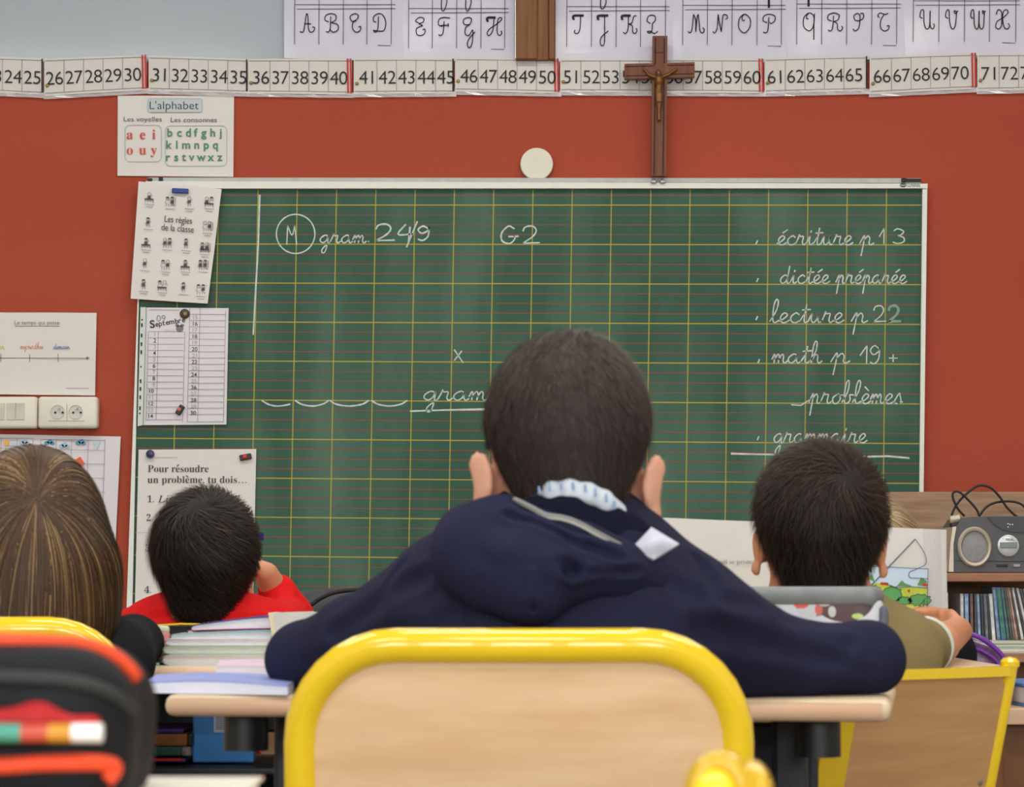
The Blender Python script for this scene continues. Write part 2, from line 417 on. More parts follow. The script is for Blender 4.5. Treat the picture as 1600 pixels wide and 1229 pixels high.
# ------------------------------------------------------------------ blackboard
UV0 = [(464.0, 382.8), (1382.5, 384.0), (457.0, 747.5), (1378.5, 755.0)]
def bpx(u, v):
    a, b = u / 15.0, v / 6.0
    x = (UV0[0][0] * (1 - a) + UV0[1][0] * a) * (1 - b) + (UV0[2][0] * (1 - a) + UV0[3][0] * a) * b
    y = (UV0[0][1] * (1 - a) + UV0[1][1] * a) * (1 - b) + (UV0[2][1] * (1 - a) + UV0[3][1] * a) * b
    return x, y
board = thing('blackboard', 'wide green ruled school blackboard with chalk writing on the red wall', 'blackboard', P(830, 920, DW))
m = bpy.data.materials.new('green_ruled_board'); m.use_nodes = True; n = m.node_tree.nodes; l = m.node_tree.links; b = n['Principled BSDF']
b.inputs['Roughness'].default_value = 0.55; b.inputs['Specular IOR Level'].default_value = 0.25
uv = n.new('ShaderNodeUVMap'); uv.uv_map = 'grid'; sx = n.new('ShaderNodeSeparateXYZ'); l.new(uv.outputs[0], sx.inputs[0])
def line(src, mul, half):
    a = n.new('ShaderNodeMath'); a.operation = 'MULTIPLY'; a.inputs[1].default_value = mul; l.new(src, a.inputs[0])
    p = n.new('ShaderNodeMath'); p.operation = 'PINGPONG'; p.inputs[1].default_value = 0.5; l.new(a.outputs[0], p.inputs[0])
    c = n.new('ShaderNodeMath'); c.operation = 'LESS_THAN'; c.inputs[1].default_value = half * mul; l.new(p.outputs[0], c.inputs[0]); return c.outputs[0]
def mixc(fac, a, bcol, amt=1.0):
    x = n.new('ShaderNodeMix'); x.data_type = 'RGBA'
    if amt != 1.0:
        q = n.new('ShaderNodeMath'); q.operation = 'MULTIPLY'; q.inputs[1].default_value = amt; l.new(fac, q.inputs[0]); fac = q.outputs[0]
    l.new(fac, x.inputs[0])
    if isinstance(a, tuple): x.inputs[6].default_value = a
    else: l.new(a, x.inputs[6])
    x.inputs[7].default_value = bcol; return x.outputs[2]
tcd = n.new('ShaderNodeTexCoord'); mp = n.new('ShaderNodeMapping'); mp.inputs['Scale'].default_value = (1.6, 1, 0.55); l.new(tcd.outputs['Object'], mp.inputs[0])
nz = n.new('ShaderNodeTexNoise'); nz.inputs['Scale'].default_value = 3.2; nz.inputs['Detail'].default_value = 6; l.new(mp.outputs[0], nz.inputs[0])
mrg = n.new('ShaderNodeMapRange'); mrg.inputs[1].default_value = 0.42; mrg.inputs[2].default_value = 0.8; l.new(nz.outputs[0], mrg.inputs[0])
BG = lin((48, 86, 68)); col = mixc(mrg.outputs[0], BG, lin((104, 136, 118)), 0.55)
col = mixc(line(sx.outputs[1], 4.0, 0.0105), col, lin((150, 58, 44)), 0.8)
col = mixc(line(sx.outputs[0], 1.0, 0.0135), col, lin((178, 164, 64)), 0.8)
col = mixc(line(sx.outputs[1], 1.0, 0.0135), col, lin((184, 164, 54)), 0.82)
l.new(col, b.inputs['Base Color'])
u0, u1, v0, v1 = -3.96, 15.9, -1.42, 9.5; NU, NV = 20, 10
vs = []; fs = []; uvs = []
for j in range(NV + 1):
    for i in range(NU + 1):
        u = u0 + (u1 - u0) * i / NU; v = v0 + (v1 - v0) * j / NV; x, y = bpx(u, v); vs.append(WALL.at(x, y, 0.02)); uvs.append((u + 40, v + 40))
for j in range(NV):
    for i in range(NU): a = j * (NU + 1) + i; fs.append((a, a + NU + 1, a + NU + 2, a + 1))
so = mesh_obj('writing_surface', vs, fs, m, board)
ul = so.data.uv_layers.new(name='grid')
for lp in so.data.loops: ul.data[lp.index].uv = uvs[lp.vertex_index]
M_alu = mat('pale_aluminium_frame', (222, 224, 214), 0.35, 0.5, var=0.02)
def strip_px(quad, off0, off1, name, m, parent):
    return MB().prism([WALL.at(x, y, off0) for x, y in quad], (0, -(off1 - off0), 0)).build(name, m, parent)
tl, tr, bl, br = bpx(u0, v0), bpx(u1, v0), bpx(u0, v1), bpx(u1, v1)
strip_px([tl, tr, br, bl], 0.0, 0.018, 'backing', M_alu, board)
strip_px([(231, 286), (1446, 290), (1446, tr[1] + 1), (229, tl[1] + 1)], 0.0, 0.034, 'frame_top', M_alu, board)
strip_px([(233, 280), (1436, 281), (1436, 288.5), (233, 286)], 0.0, 0.028, 'top_rail', mat('grey_alu_rail', (178, 182, 178), 0.4, 0.5), board)
strip_px([(224, 292), tl, bl, (bl[0] - 9, bl[1])], 0.0, 0.03, 'frame_left', M_alu, board)
strip_px([tr, (1446, 290), (br[0] + 6, br[1]), br], 0.0, 0.03, 'frame_right', M_alu, board)
strip_px([(bl[0] - 9, bl[1]), (br[0] + 6, br[1]), (br[0] + 6, br[1] + 14), (bl[0] - 9, bl[1] + 14)], 0.0, 0.08, 'chalk_tray', M_alu, board)
mb = MB().box(WALL.at(1421, 284.5, 0.03), (0.05, 0.01, 0.008), 0.001).box(WALL.at(1409, 284.5, 0.03), (0.012, 0.014, 0.011), 0.001).box(WALL.at(237, 284, 0.03), (0.012, 0.012, 0.008), 0.001).box(WALL.at(254, 283, 0.03), (0.01, 0.012, 0.01), 0.001)
mb.build('rail_stops', mat('dark_rubber', (46, 44, 46), 0.6, 0.3), board)
mb = text_px(MB(), 'ULMANN', 1414, 295.5, 5.5, WALL, 0.0345, 1434)
for r in (4.6, 2.2):
    c = circle_px(1408, 292.5, r, r * 0.6, 16); mb2 = strokes_px([c + [c[0]]], 1.2, WALL, 0.0345); mb.add(mb2.v, mb2.f)
mb.build('maker_mark', flat((60, 60, 66)), board)

# handwriting: pen strokes with the letter height as unit
def _l(*st, w): return ([list(s) for s in st], w)
HW = {
 'a': _l([(.78,.85),(.5,1),(.15,.65),(.12,.25),(.38,0),(.68,.35),(.78,.95),(.76,.3),(.9,0),(1.12,.22)], w=1.08),
 'b': _l([(0,.1),(.38,1.1),(.46,2.1),(.32,2.4),(.18,1.8),(.18,.35),(.42,0),(.7,.35),(.62,.85),(.8,.9),(.98,.85)], w=.92),
 'c': _l([(.78,.8),(.5,1),(.14,.6),(.22,.12),(.55,0),(.92,.25)], w=.86),
 'd': _l([(.75,.85),(.48,1),(.14,.6),(.14,.22),(.4,0),(.68,.3),(.78,.8)], [(.86,2.1),(.77,.3),(.92,0),(1.12,.2)], w=1.08),
 'e': _l([(0,.12),(.38,.38),(.66,.78),(.42,1),(.14,.6),(.25,.08),(.56,0),(.9,.28)], w=.84),
 'g': _l([(.78,.85),(.5,1),(.15,.65),(.12,.25),(.4,.03),(.7,.4),(.8,.95),(.76,-.5),(.6,-1.25),(.38,-1.2),(.42,-.7),(1.02,.15)], w=1.0),
 'h': _l([(0,.1),(.38,1.2),(.44,2.2),(.3,2.4),(.17,1.8),(.15,0)], [(.15,.3),(.4,.92),(.6,.8),(.62,.3),(.76,0),(1,.24)], w=.96),
 'i': _l([(0,.1),(.28,.95),(.28,.3),(.42,0),(.68,.24)], [(.3,1.35),(.36,1.6)], w=.64),
 'l': _l([(0,.1),(.42,1.2),(.52,2.1),(.36,2.4),(.2,1.8),(.22,.4),(.42,0),(.75,.26)], w=.7),
 'm': _l([(0,.4),(.15,.95),(.22,.75),(.2,0)], [(.2,.35),(.42,.95),(.56,.75),(.54,0)], [(.54,.35),(.76,.95),(.9,.75),(.9,.25),(1.04,0),(1.26,.24)], w=1.2),
 'n': _l([(0,.4),(.15,.95),(.22,.75),(.2,0)], [(.2,.35),(.44,.95),(.6,.75),(.6,.25),(.74,0),(.98,.24)], w=.94),
 'o': _l([(.52,1),(.14,.6),(.2,.1),(.5,0),(.78,.45),(.62,.95),(.5,1),(.7,.85),(1.0,.9)], w=.94),
 'p': _l([(0,.1),(.3,1.05),(.3,.2),(.22,-1.25)], [(.3,.45),(.55,.98),(.72,.7),(.7,.2),(.84,0),(1.08,.22)], w=1.0),
 'r': _l([(0,.1),(.2,.85),(.24,1.15),(.34,.92),(.62,.92),(.58,.3),(.72,0),(.96,.24)], w=.92),
 's': _l([(0,.1),(.4,1.05),(.5,.8),(.62,.3),(.4,0),(.15,.05)], [(.4,0),(.8,.2)], w=.78),
 't': _l([(0,.1),(.35,.95)], [(.42,1.9),(.35,.3),(.5,0),(.76,.24)], [(.08,1.3),(.8,1.36)], w=.72),
 'u': _l([(0,.25),(.2,.95),(.2,.3),(.4,0),(.66,.35),(.74,.95),(.74,.3),(.88,0),(1.1,.22)], w=1.04),
}
HW['é'] = (HW['e'][0] + [[(.42, 1.3), (.85, 1.7)]], .84); HW['è'] = (HW['e'][0] + [[(.22, 1.75), (.62, 1.3)]], .84)
DG = {
 '1': [[(0,.45),(.32,1)],[(.32,1),(.3,0)]], '2': [[(.05,.7),(.15,.95),(.45,1),(.6,.75),(.45,.4),(.05,.02)],[(.05,.02),(.75,.05)]],
 '3': [[(.08,.85),(.3,1),(.6,.82),(.45,.58),(.28,.54)],[(.28,.54),(.6,.4),(.6,.12),(.3,0),(.03,.1)]], '4': [[(.4,1),(.05,.4),(.75,.42)],[(.6,.85),(.52,-.02)]],
 '9': [[(.6,.85),(.35,1),(.12,.75),(.3,.5),(.6,.7),(.65,.95),(.6,.3),(.35,0),(.1,.08)]], '/': [[(.55,1.25),(.05,-.25)]], '.': [[(0,0),(.08,.06)]],
 'G': [[(.75,.85),(.45,1),(.12,.6),(.15,.15),(.5,0),(.75,.25),(.72,.45)],[(.45,.4),(.95,.42)]], 'M': [[(.05,0),(.12,1)],[(.12,1),(.42,.5),(.62,1)],[(.62,1),(.75,0)]],
 'x': [[(.1,1),(.8,-.1)],[(.7,.9),(.1,.1)]], '+': [[(.3,.8),(.3,.1)],[(0,.45),(.62,.45)]],
}
def cursive(word, x0, x1, base, xh, slant=0.12):
    adv = 0; out = []
    for ch in word:
        st, w = HW[ch]
        for s in st: out.append([(p.x + adv, p.y) for p in catmull(s, 5)])
        adv += w
    k = (x1 - x0) / adv
    return [[(x0 + px_ * k + slant * py_ * xh, base - py_ * xh) for px_, py_ in s] for s in out]
def digit(ch, x0, base, h, w):
    return [[(x0 + p.x * w, base - p.y * h) for p in catmull(s, 5)] for s in DG[ch]]
M_chalk = mat('white_chalk', (196, 204, 198), 0.95, 0.05, var=0.16, scale=60)
M_chalkf = mat('faint_chalk', (140, 160, 148), 0.95, 0.05, var=0.2, scale=60)
def chalk(strokes, w=2.0, m=None, label=None):
    o = strokes_px(strokes, w, WALL, 0.0206, 0.18).build('chalk_writing', m or M_chalk, board)
    if label: o['label'] = label
c = circle_px(463, 367, 30, 30.5, 40)
chalk([c + [c[0]]] + digit('M', 448, 384, 30, 22) + cursive('gram', 499, 572, 381, 12) + digit('.', 576, 379, 10, 14), label='chalk M in a circle followed by gram.')
chalk(digit('2', 586, 378, 26, 42) + digit('4', 621, 378, 26, 34) + digit('/', 634, 381, 27, 34) + digit('9', 650, 377, 22, 32), 2.6, label='chalk 24/9')
chalk(digit('G', 780, 382, 27, 32) + digit('2', 815, 382, 27, 38), 2.4, label='chalk G2')
def dot(x, y): return [[(x - 1, y + 3), (x + 1.5, y - 3)]]
chalk(dot(1181, 380) + cursive('écriture', 1212, 1330, 384, 14) + cursive('p', 1341, 1362, 384, 14) + digit('1', 1372, 383, 25, 24) + digit('3', 1392, 382, 23, 30), label='chalk écriture p 13')
chalk(dot(1182, 439) + cursive('dictée', 1216, 1294, 444, 13) + cursive('préparée', 1304, 1414, 444, 13), label='chalk dictée préparée')
chalk(dot(1181, 498) + cursive('lecture', 1201, 1316, 505, 15) + cursive('p', 1328, 1352, 505, 15) + digit('2', 1362, 504, 25, 28), label='chalk lecture p 2')
chalk(digit('2', 1385, 504, 25, 28), 4.0, M_chalkf, 'half wiped chalk 2')
chalk(dot(1184, 565) + cursive('math', 1204, 1282, 568, 14) + cursive('p', 1296, 1324, 568, 15) + digit('1', 1342, 569, 28, 34) + digit('9', 1355, 569, 28, 27) + digit('+', 1387, 568, 17, 22), label='chalk math p 19 +')
chalk([[(1235, 633), (1250, 634), (1265, 624)]] + cursive('problèmes', 1262, 1408, 631, 15), label='chalk problèmes')
chalk(dot(1183, 685) + cursive('grammaire', 1206, 1352, 692, 14), label='chalk grammaire')
chalk([[(1141, 709), (1180, 710), (1240, 711), (1300, 713), (1350, 714), (1385, 713), (1419, 716)]], 3.0, label='chalk underline')
chalk(dot(1187, 750), 3.5, label='chalk dot')
chalk(cursive('gramm', 660, 790, 626, 14), label='chalk gramm')
chalk([[(641, 643), (700, 641), (760, 640), (800, 639)]], 3.0, label='chalk underline below gramm')
chalk([[(407, 306), (405, 380), (401, 450), (397, 524)]], 2.6, label='long vertical chalk margin line')
chalk(digit('x', 708, 566, 19, 20), 2.2, label='chalk cross')
ar = []
for i, (xa_, xb_) in enumerate([(410, 455), (462, 515), (516, 577), (581, 637)]):
    ar.append([(xa_, 626), (xa_ + 10, 632), ((xa_ + xb_) / 2, 635), (xb_ - 10, 632 if i else 634), (xb_, 626 if i else 632)])
chalk([[(p.x, p.y) for p in catmull(s, 5)] for s in ar], 2.4, label='row of chalk syllable arcs')

# ------------------------------------------------------------------ crucifix
cru = thing('crucifix', 'brown wooden crucifix with a bronze figure standing over the blackboard top rail', 'crucifix', WALL.at(1027, 285, 0.03))
M_cross = mat('brown_cross_wood', (100, 54, 32), 0.5, 0.35, scale=7, stretch=(10, 10, 1), rgb2=(122, 70, 42))
off0 = 0.036
mb = MB().prism([WALL.at(x, y, off0) for x, y in [(1018, 63), (1041, 63), (1039, 280), (1016, 280)]], (0, -0.018, 0))
mb.build('upright', M_cross, cru)
MB().prism([WALL.at(x, y, off0 + 0.002) for x, y in [(974.5, 106.5), (1083, 104), (1083, 127), (974.5, 130)]], (0, -0.018, 0)).build('crossbar', M_cross, cru)
strokes_px([[(1022, 66), (1022, 106)], [(1036, 66), (1036, 106)], [(1021.5, 131), (1020, 278)], [(1035.5, 131), (1034, 278)], [(976, 111), (1018, 110), (1022, 106)], [(1040, 109), (1081, 108.5)], [(976, 125.5), (1018, 124.5)], [(1040, 123), (1081, 122)]], 1.3, WALL, off0 + 0.0208).build('inlay_lines', flat((58, 30, 18)), cru)
strip_px([(1023, 82), (1035, 82), (1035, 89), (1023, 89)], off0 + 0.018, off0 + 0.022, 'title_plaque', mat('dark_bronze', (92, 54, 28), 0.45, 0.5, metal=0.3), cru)
s = SDF(); W = lambda x, y, o=0.026: WALL.at(x, y, off0 + o)
s.ell(W(1026.5, 122, .032), (0.0065, 0.007, 0.009), k=.003).cap(W(1027, 128), W(1027.5, 134), .009, .010, k=.006).cap(W(1028, 135), W(1027, 146), .0095, .007, k=.005).cap(W(1027, 146), W(1026.5, 150), .0085, .0085, k=.004)
for a, b2, c2 in [((1022, 128), (1013, 125), (1004, 115)), ((1032, 128), (1042, 124), (1055, 115))]: s.cap(W(*a), W(*b2), .0048, .0042, k=.004).cap(W(*b2), W(*c2), .0042, .003, k=.003)
s.cap(W(1025, 151), W(1025.5, 165, .030), .006, .0052, k=.003).cap(W(1025.5, 165, .030), W(1027, 181), .0048, .0035, k=.003).cap(W(1029, 151), W(1029.5, 165, .030), .006, .0052, k=.003).cap(W(1029.5, 165, .030), W(1028, 181), .0048, .0035, k=.003).cap(W(1027.5, 181), W(1027.5, 194, .030), .004, .005, k=.004)
soft('figure', s, 0.0016, mat('bronze_figure', (118, 78, 36), 0.4, 0.5, metal=0.55), cru)
mb = MB()
for x in (1020, 1034): mb.tube([WALL.at(x, 281, off0), WALL.at(x, 286, off0)], 0.003, 8).box(WALL.at(x, 287.5, off0), (0.014, 0.012, 0.009), 0.002)
mb.build('clamp', mat('steel', (150, 152, 150), 0.35, 0.5, metal=0.7), cru)

# white disc resting on the rail
c = WALL.at(838.5, 257.5, 0.012)
tag(MB().lathe([(0.0405, -0.004), (0.0425, -0.002), (0.0425, 0.002), (0.0405, 0.004)], c, (0, -1, 0), 48).build('paper_disc', mat('cream_card', (226, 222, 206), 0.8, 0.2, var=0.02), auto=0.6), 'round cream white disc on the red wall above the blackboard', 'disc')

# ------------------------------------------------------------------ number cards
M_card = mat('number_card_paper', (212, 208, 202), 0.45, 0.4, var=0.03, scale=5)
M_ink = flat((52, 52, 56)); M_pencil = flat((150, 148, 146)); M_redbar = flat((196, 60, 60)); M_blackbar = flat((40, 40, 44))
M_sleeve = mat('clear_plastic_sleeve', (236, 236, 240), 0.12, 0.6, var=0.02, alpha=0.4)
M_brass = mat('brass_pin', (168, 140, 72), 0.35, 0.5, metal=0.6)
CARDS = [(21, -78, 68, 88, 92, 143, 149, -83), (26, 70, 230, 93, 87, 151, 142, 74), (31, 233, 387, 88, 93, 143, 147, 238), (36, 388, 550, 93, 93, 147, 149, 395), (41, 553, 709, 92, 92, 148, 147, 562),
         (46, 711, 873, 91, 93, 144, 147, 719.7), (51, 875, 1034, 93, 93, 145, 146, 880), (56, 1036, 1192, 93, 93, 146, 147, 1039.5), (61, 1194, 1354, 92, 88, 147, 143, 1199), (66, 1358, 1524, 90, 84, 148, 140, 1364.5), (71, 1526, 1694, 85, 84, 143, 140, 1532.5)]
for k, (n0, xa_, xb_, ya, yb, yc, yd, xf) in enumerate(CARDS):
    t = thing('number_card', 'white number line card printed with %d to %d above the blackboard' % (n0, n0 + 4), 'number card', WALL.at((xa_ + xb_) / 2, yc, 0.004), 'number cards along the wall')
    sheet_px('card', [(xa_, ya), (xb_, yb), (xb_, yd), (xa_, yc)], WALL, 0.0085 + 0.0012 * (k % 2), M_card, t, warp=lambda u, v: 0.002 * math.sin(3.1 * u))
    o_ = 0.012 + 0.0012 * (k % 2); rot = math.atan2((yb - ya) + (yd - yc), 2.0 * (xb_ - xa_)); mb = MB(); cells = []
    for i in range(5):
        f = (xf + 30.4 * i - xa_) / (xb_ - xa_); yy = ya + (yb - ya) * f; y2 = yc + (yd - yc) * f; x = xf + 30.4 * i
        for q_, dg_ in enumerate(str(n0 + i)): text_px(mb, dg_, x + 6.2 + 14.0 * q_, (yy + y2) / 2 + 12.5 + 14.0 * q_ * math.sin(rot), 21.5, WALL, o_, None, rot, thin=-0.006, align='c', sx=1.0)
        if i: cells.append([(x - 3, yy + 3), (x - 3, y2 - 4)])
    mb.build('numbers', M_ink, t)
    cells.append([(xa_ + 2, ya + 3.5), (xb_ - 2, yb + 3.5)]); cells.append([(xa_ + 2, yc - 4), (xb_ - 2, yd - 4)])
    strokes_px(cells, 0.9, WALL, o_ - 0.0004).build('ruled_cells', M_pencil, t)
    if (n0 + 4) % 10 == 0: strokes_px([[(xb_ - 6.5, yb), (xb_ - 5.5, yd - 2)], [(xb_ - 1.8, yb), (xb_ - 0.8, yd - 2)]], 2.6, WALL, o_).build('red_bars', M_redbar, t)
    else: strokes_px([[(xb_ - 1, yb + 1), (xb_ - 1, yd - 3)]], 2.0, WALL, o_).build('black_bar', M_blackbar, t)
    px_ = xa_ + 5; MB().lathe([(0.0046, 0), (0.0046, 0.002), (0.002, 0.004)], WALL.at(px_, yc - 16, o_ - 0.001), (0, -1, 0), 12).build('pin', M_brass, t)
    sheet_px('plastic_sleeve', [(xa_ - 1, yc - 3), (xb_ + 4, yd - 3), (xb_ + 4, yd + 5), (xa_ - 1, yc + 5)], WALL, 0.0068, M_sleeve, t, ny=2, warp=lambda u, v: 0.004 * abs(math.sin(17 * u + v)), thick=0.0006)

# ------------------------------------------------------------------ cursive alphabet sheets
M_laminate = mat('laminated_sheet', (214, 214, 228), 0.13, 0.55, var=0.02, scale=4)
UP = {
 'A': [[(.0,.05),(.1,0),(.25,.1),(.38,.8),(.45,1),(.52,.8),(.55,.2),(.7,0),(.9,.08),(.95,.25),(.8,.28)],[(.28,.45),(.72,.45)]],
 'B': [[(.1,.05),(.25,0),(.38,.2),(.42,.85)],[(.3,.55),(.05,.65),(.1,.9),(.45,1),(.75,.9),(.72,.65),(.45,.52)],[(.45,.52),(.85,.42),(.9,.15),(.6,0),(.38,.12)]],
 'C': [[(.5,.6),(.2,.6),(.1,.85),(.4,1),(.62,.9),(.55,.7),(.3,.55),(.25,.2),(.5,0),(.75,.1),(.78,.3),(.62,.28)]],
 'D': [[(.4,.85),(.36,.2),(.2,0),(.08,.1),(.4,.06),(.75,.1),(.88,.5),(.7,.9),(.4,1),(.1,.85),(.08,.6),(.25,.55)]],
 'E': [[(.3,.7),(.1,.8),(.35,1),(.62,.95),(.6,.75),(.3,.65)],[(.3,.65),(.55,.55),(.4,.5)],[(.4,.5),(.15,.35),(.2,.05),(.5,0),(.72,.15),(.7,.35),(.55,.3)]],
 'F': [[(.05,.05),(.2,0),(.35,.15),(.42,.8)],[(.3,.5),(.05,.6),(.1,.9),(.4,1),(.8,.97)],[(.2,.55),(.72,.58)],[(.68,.68),(.7,.48)]],
 'G': [[(.5,.6),(.15,.62),(.1,.88),(.4,1),(.62,.9),(.5,.62),(.25,.45),(.2,.1),(.45,0),(.7,.3),(.66,-.4),(.5,-.68),(.35,-.55),(.45,-.2),(.85,.2)]],
 'H': [[(.08,.75),(.08,.98),(.6,1)],[(.5,.95),(.42,.3),(.2,0),(.05,.1),(.2,.35),(.7,.65),(1,.9),(.9,1),(.75,.85),(.7,.2),(.85,0),(1,.12),(.95,.25)]],
 'I': [[(.1,.75),(.1,.98),(.75,1)],[(.55,.97),(.5,.25),(.35,0),(.15,.05),(.18,.2)]],
 'J': [[(.1,.75),(.1,.98),(.75,1)],[(.5,.97),(.5,-.4),(.38,-.68),(.22,-.55),(.3,-.2),(.75,.15)]],
 'K': [[(.05,.75),(.05,.98),(.6,1)],[(.45,.97),(.42,.25),(.25,0),(.1,.08)],[(.98,.98),(.8,.95),(.68,.6),(.48,.52)],[(.48,.52),(.7,.42),(.72,.1),(.88,0),(1,.15),(.95,.3)]],
 'L': [[(.3,.55),(.08,.7),(.2,.98),(.55,1),(.62,.75),(.42,.55)],[(.42,.55),(.4,.2),(.25,.02),(.1,.1),(.3,.12),(.55,0),(.78,.12)]],
 'M': [[(0,.08),(.12,0),(.25,.2),(.35,1)],[(.35,1),(.48,.7),(.5,.05)],[(.5,.05),(.58,.8),(.66,1)],[(.66,1),(.72,.5),(.78,.1),(.95,0),(1.05,.15),(.95,.28)]],
 'N': [[(0,.08),(.12,0),(.28,.25),(.35,1)],[(.35,1),(.42,.6),(.55,.05)],[(.55,.05),(.62,.6),(.68,.95),(.9,.95),(.95,.8),(.82,.72)]],
 'O': [[(.4,1),(.12,.75),(.1,.25),(.45,0),(.8,.3),(.82,.75),(.5,1),(.3,.85),(.35,.65),(.48,.7)]],
 'P': [[(.05,.05),(.2,0),(.35,.15),(.42,.85)],[(.3,.55),(.05,.65),(.1,.9),(.45,1),(.8,.9),(.8,.65),(.55,.5),(.48,.58)]],
 'Q': [[(.4,1),(.12,.75),(.1,.25),(.45,0),(.72,.25),(.76,.8),(.5,1),(.3,.85),(.3,.68),(.42,.68)],[(.8,.98),(.76,.2),(.76,-.5)]],
 'R': [[(.05,.05),(.2,0),(.35,.15),(.42,.85)],[(.3,.55),(.05,.65),(.1,.9),(.45,1),(.78,.88),(.7,.62),(.42,.52)],[(.42,.52),(.65,.4),(.68,.1),(.85,0),(1,.12),(.95,.28)]],
 'S': [[(.05,.12),(.2,0),(.42,.15),(.5,.5),(.5,.85),(.35,1)],[(.35,1),(.12,.85),(.2,.6),(.5,.58),(.75,.75),(.7,.98),(.52,.95)]],
 'T': [[(.15,.75),(.05,.85),(.2,1),(.5,.92),(.72,.98)],[(.45,.92),(.25,.6),(.22,.2),(.45,0),(.72,.08),(.78,.28),(.62,.28)]],
 'U': [[(.25,.55),(.08,.65),(.15,.95),(.32,.95),(.35,.3),(.5,0),(.7,.15),(.74,.95)],[(.74,.95),(.74,.2),(.9,0),(1.02,.15),(.95,.28)]],
 'V': [[(.25,.55),(.08,.65),(.15,.95),(.3,.95),(.36,.3),(.52,0),(.72,.2),(.8,.9)],[(.8,.9),(.65,.95),(.7,.8),(.9,.95)]],
 'W': [[(.2,.55),(.05,.65),(.1,.95),(.24,.95),(.28,.3),(.4,0),(.56,.15),(.6,.95)],[(.6,.95),(.6,.25),(.72,0),(.88,.15),(.94,.9)],[(.94,.9),(.82,.95),(.85,.8),(1.02,.95)]],
 'X': [[(.08,.75),(.2,1),(.42,.9),(.45,.5),(.4,.12),(.2,0),(.05,.12),(.15,.4),(.55,.6),(.85,.85),(.75,1),(.55,.9),(.5,.5),(.6,.1),(.8,0),(.95,.15),(.85,.3)]],
}
SHEETS = [('ABCD', 445, 628, -40, 84, 90, [461, 499, 537, 574, 612], 21, 51, 70), ('EFGH', 628, 803, -40, 87, 91, [639, 676, 714, 752, 789], 27, 56, 76), ('IJKL', 869, 1050, -40, 90, 91, [886, 924.5, 963, 1001, 1040], 24, 53, 74),
          ('MNOP', 1051, 1228, -40, 91, 91, [1067, 1105.5, 1144, 1183, 1221], 22, 52, 71), ('QRST', 1229, 1412, -40, 90, 85, [1245, 1284, 1323, 1362, 1401], 20, 49, 70), ('UVWX', 1412, 1600, -40, 84, 84, [1427, 1467, 1507, 1546, 1587], 15, 46, 66)]
for letters, xa_, xb_, ya, yb1, yb2, cols, y1, y2, ye in SHEETS:
    t = thing('alphabet_sheet', 'laminated handwriting sheet showing cursive capitals %s to %s above the number line' % (letters[0], letters[3]), 'poster', WALL.at((xa_ + xb_) / 2, yb1, 0.01), 'cursive alphabet sheets')
    sheet_px('paper', [(xa_ - 1, ya), (xb_ + 1, ya), (xb_ + 1, yb2 + 7), (xa_ - 1, yb1 + 7)], WALL, 0.003, M_laminate, t, nx=16, warp=lambda u, v: 0.0014 * math.sin(5 * v + 3 * u) * v + 0.0008 * math.sin(9 * u))
    st = []
    for x in cols: st.append([(x, ya + 2), (x - 0.6, ye)])
    st += [[(cols[0], y1 - 7 + (-6 if letters == 'UVWX' else -6)), (cols[-1] + 6, y1 - 13)], [(cols[0] + 3, y1 - 6), (cols[-1] + 6, y1 - 7)], [(cols[-1] - 22, ye + 1.5), (cols[-1] - 1, ye + 2)]]
    strokes_px(st, 1.1, WALL, 0.0056).build('ruled_lines', flat((96, 96, 108)), t)
    ls = []; th = []
    for ch, x in zip(letters, cols):
        for i_, s_ in enumerate(UP[ch]):
            pts = [(x + 8 + p.x * 24, y2 - p.y * (y2 - y1 - 1)) for p in catmull(s_, 6)]
            (th if (ch in 'HIJK' and i_ == 0) else ls).append(pts)
        if ch in 'GFJQP':
            d = {'F': -1, 'G': 0, 'J': 0, 'P': 2, 'Q': 2}[ch]
            if d == 2: th.append([(x + 18, -2), (x + 18, y1 - 9)])
            else: ls.append([(p.x, p.y) for p in catmull([(x + 22, -2), (x + 22, 6), (x + 18, y1 - 10), (x + 14, y1 - 12), (x + 14, -2)], 5)])
    mb = strokes_px(ls, 1.6, WALL, 0.006); m2 = strokes_px(th, 3.6, WALL, 0.006); mb.add(m2.v, m2.f).build('letters', flat((44, 44, 50)), t)

# ------------------------------------------------------------------ posters and magnets
M_paper = mat('white_paper', (224, 219, 214), 0.8, 0.2, var=0.02, scale=3)
M_paper2 = mat('cool_white_paper', (222, 218, 222), 0.7, 0.25, var=0.02, scale=3)
t = thing('alphabet_poster', 'white poster headed L\'alphabet with red vowels and green consonants', 'poster', WALL.at(275, 275, 0.004))
sheet_px('paper', [(184.5, 150), (366, 150), (365, 277), (184, 275)], WALL, 0.005, M_paper, t, warp=lambda u, v: 0.002 * u * v)
def rrect(x0, y0, x1, y1, r, n=5):
    out = []
    for cx, cy, a0 in ((x1 - r, y0 + r, -90), (x1 - r, y1 - r, 0), (x0 + r, y1 - r, 90), (x0 + r, y0 + r, 180)):
        for i in range(n + 1): a = math.radians(a0 + 90 * i / n); out.append((cx + r * math.cos(a), cy + r * math.sin(a)))
    return out
o_ = 0.0085
poly_px([rrect(232, 155, 316, 176, 3)], WALL, o_ - .0006).build('title_box', flat((196, 204, 208)), t)
bx = [rrect(232, 155, 316, 176, 3), rrect(196, 196, 253, 253, 8), rrect(259, 197, 355, 260, 8)]
strokes_px([q + [q[0]] for q in bx], 1.0, WALL, o_).build('box_outlines', flat((170, 186, 186)), t)
text_px(MB(), "L'alphabet", 234.5, 171.5, 13, WALL, o_, 311, thin=-.005).build('title_text', flat((66, 66, 74)), t)
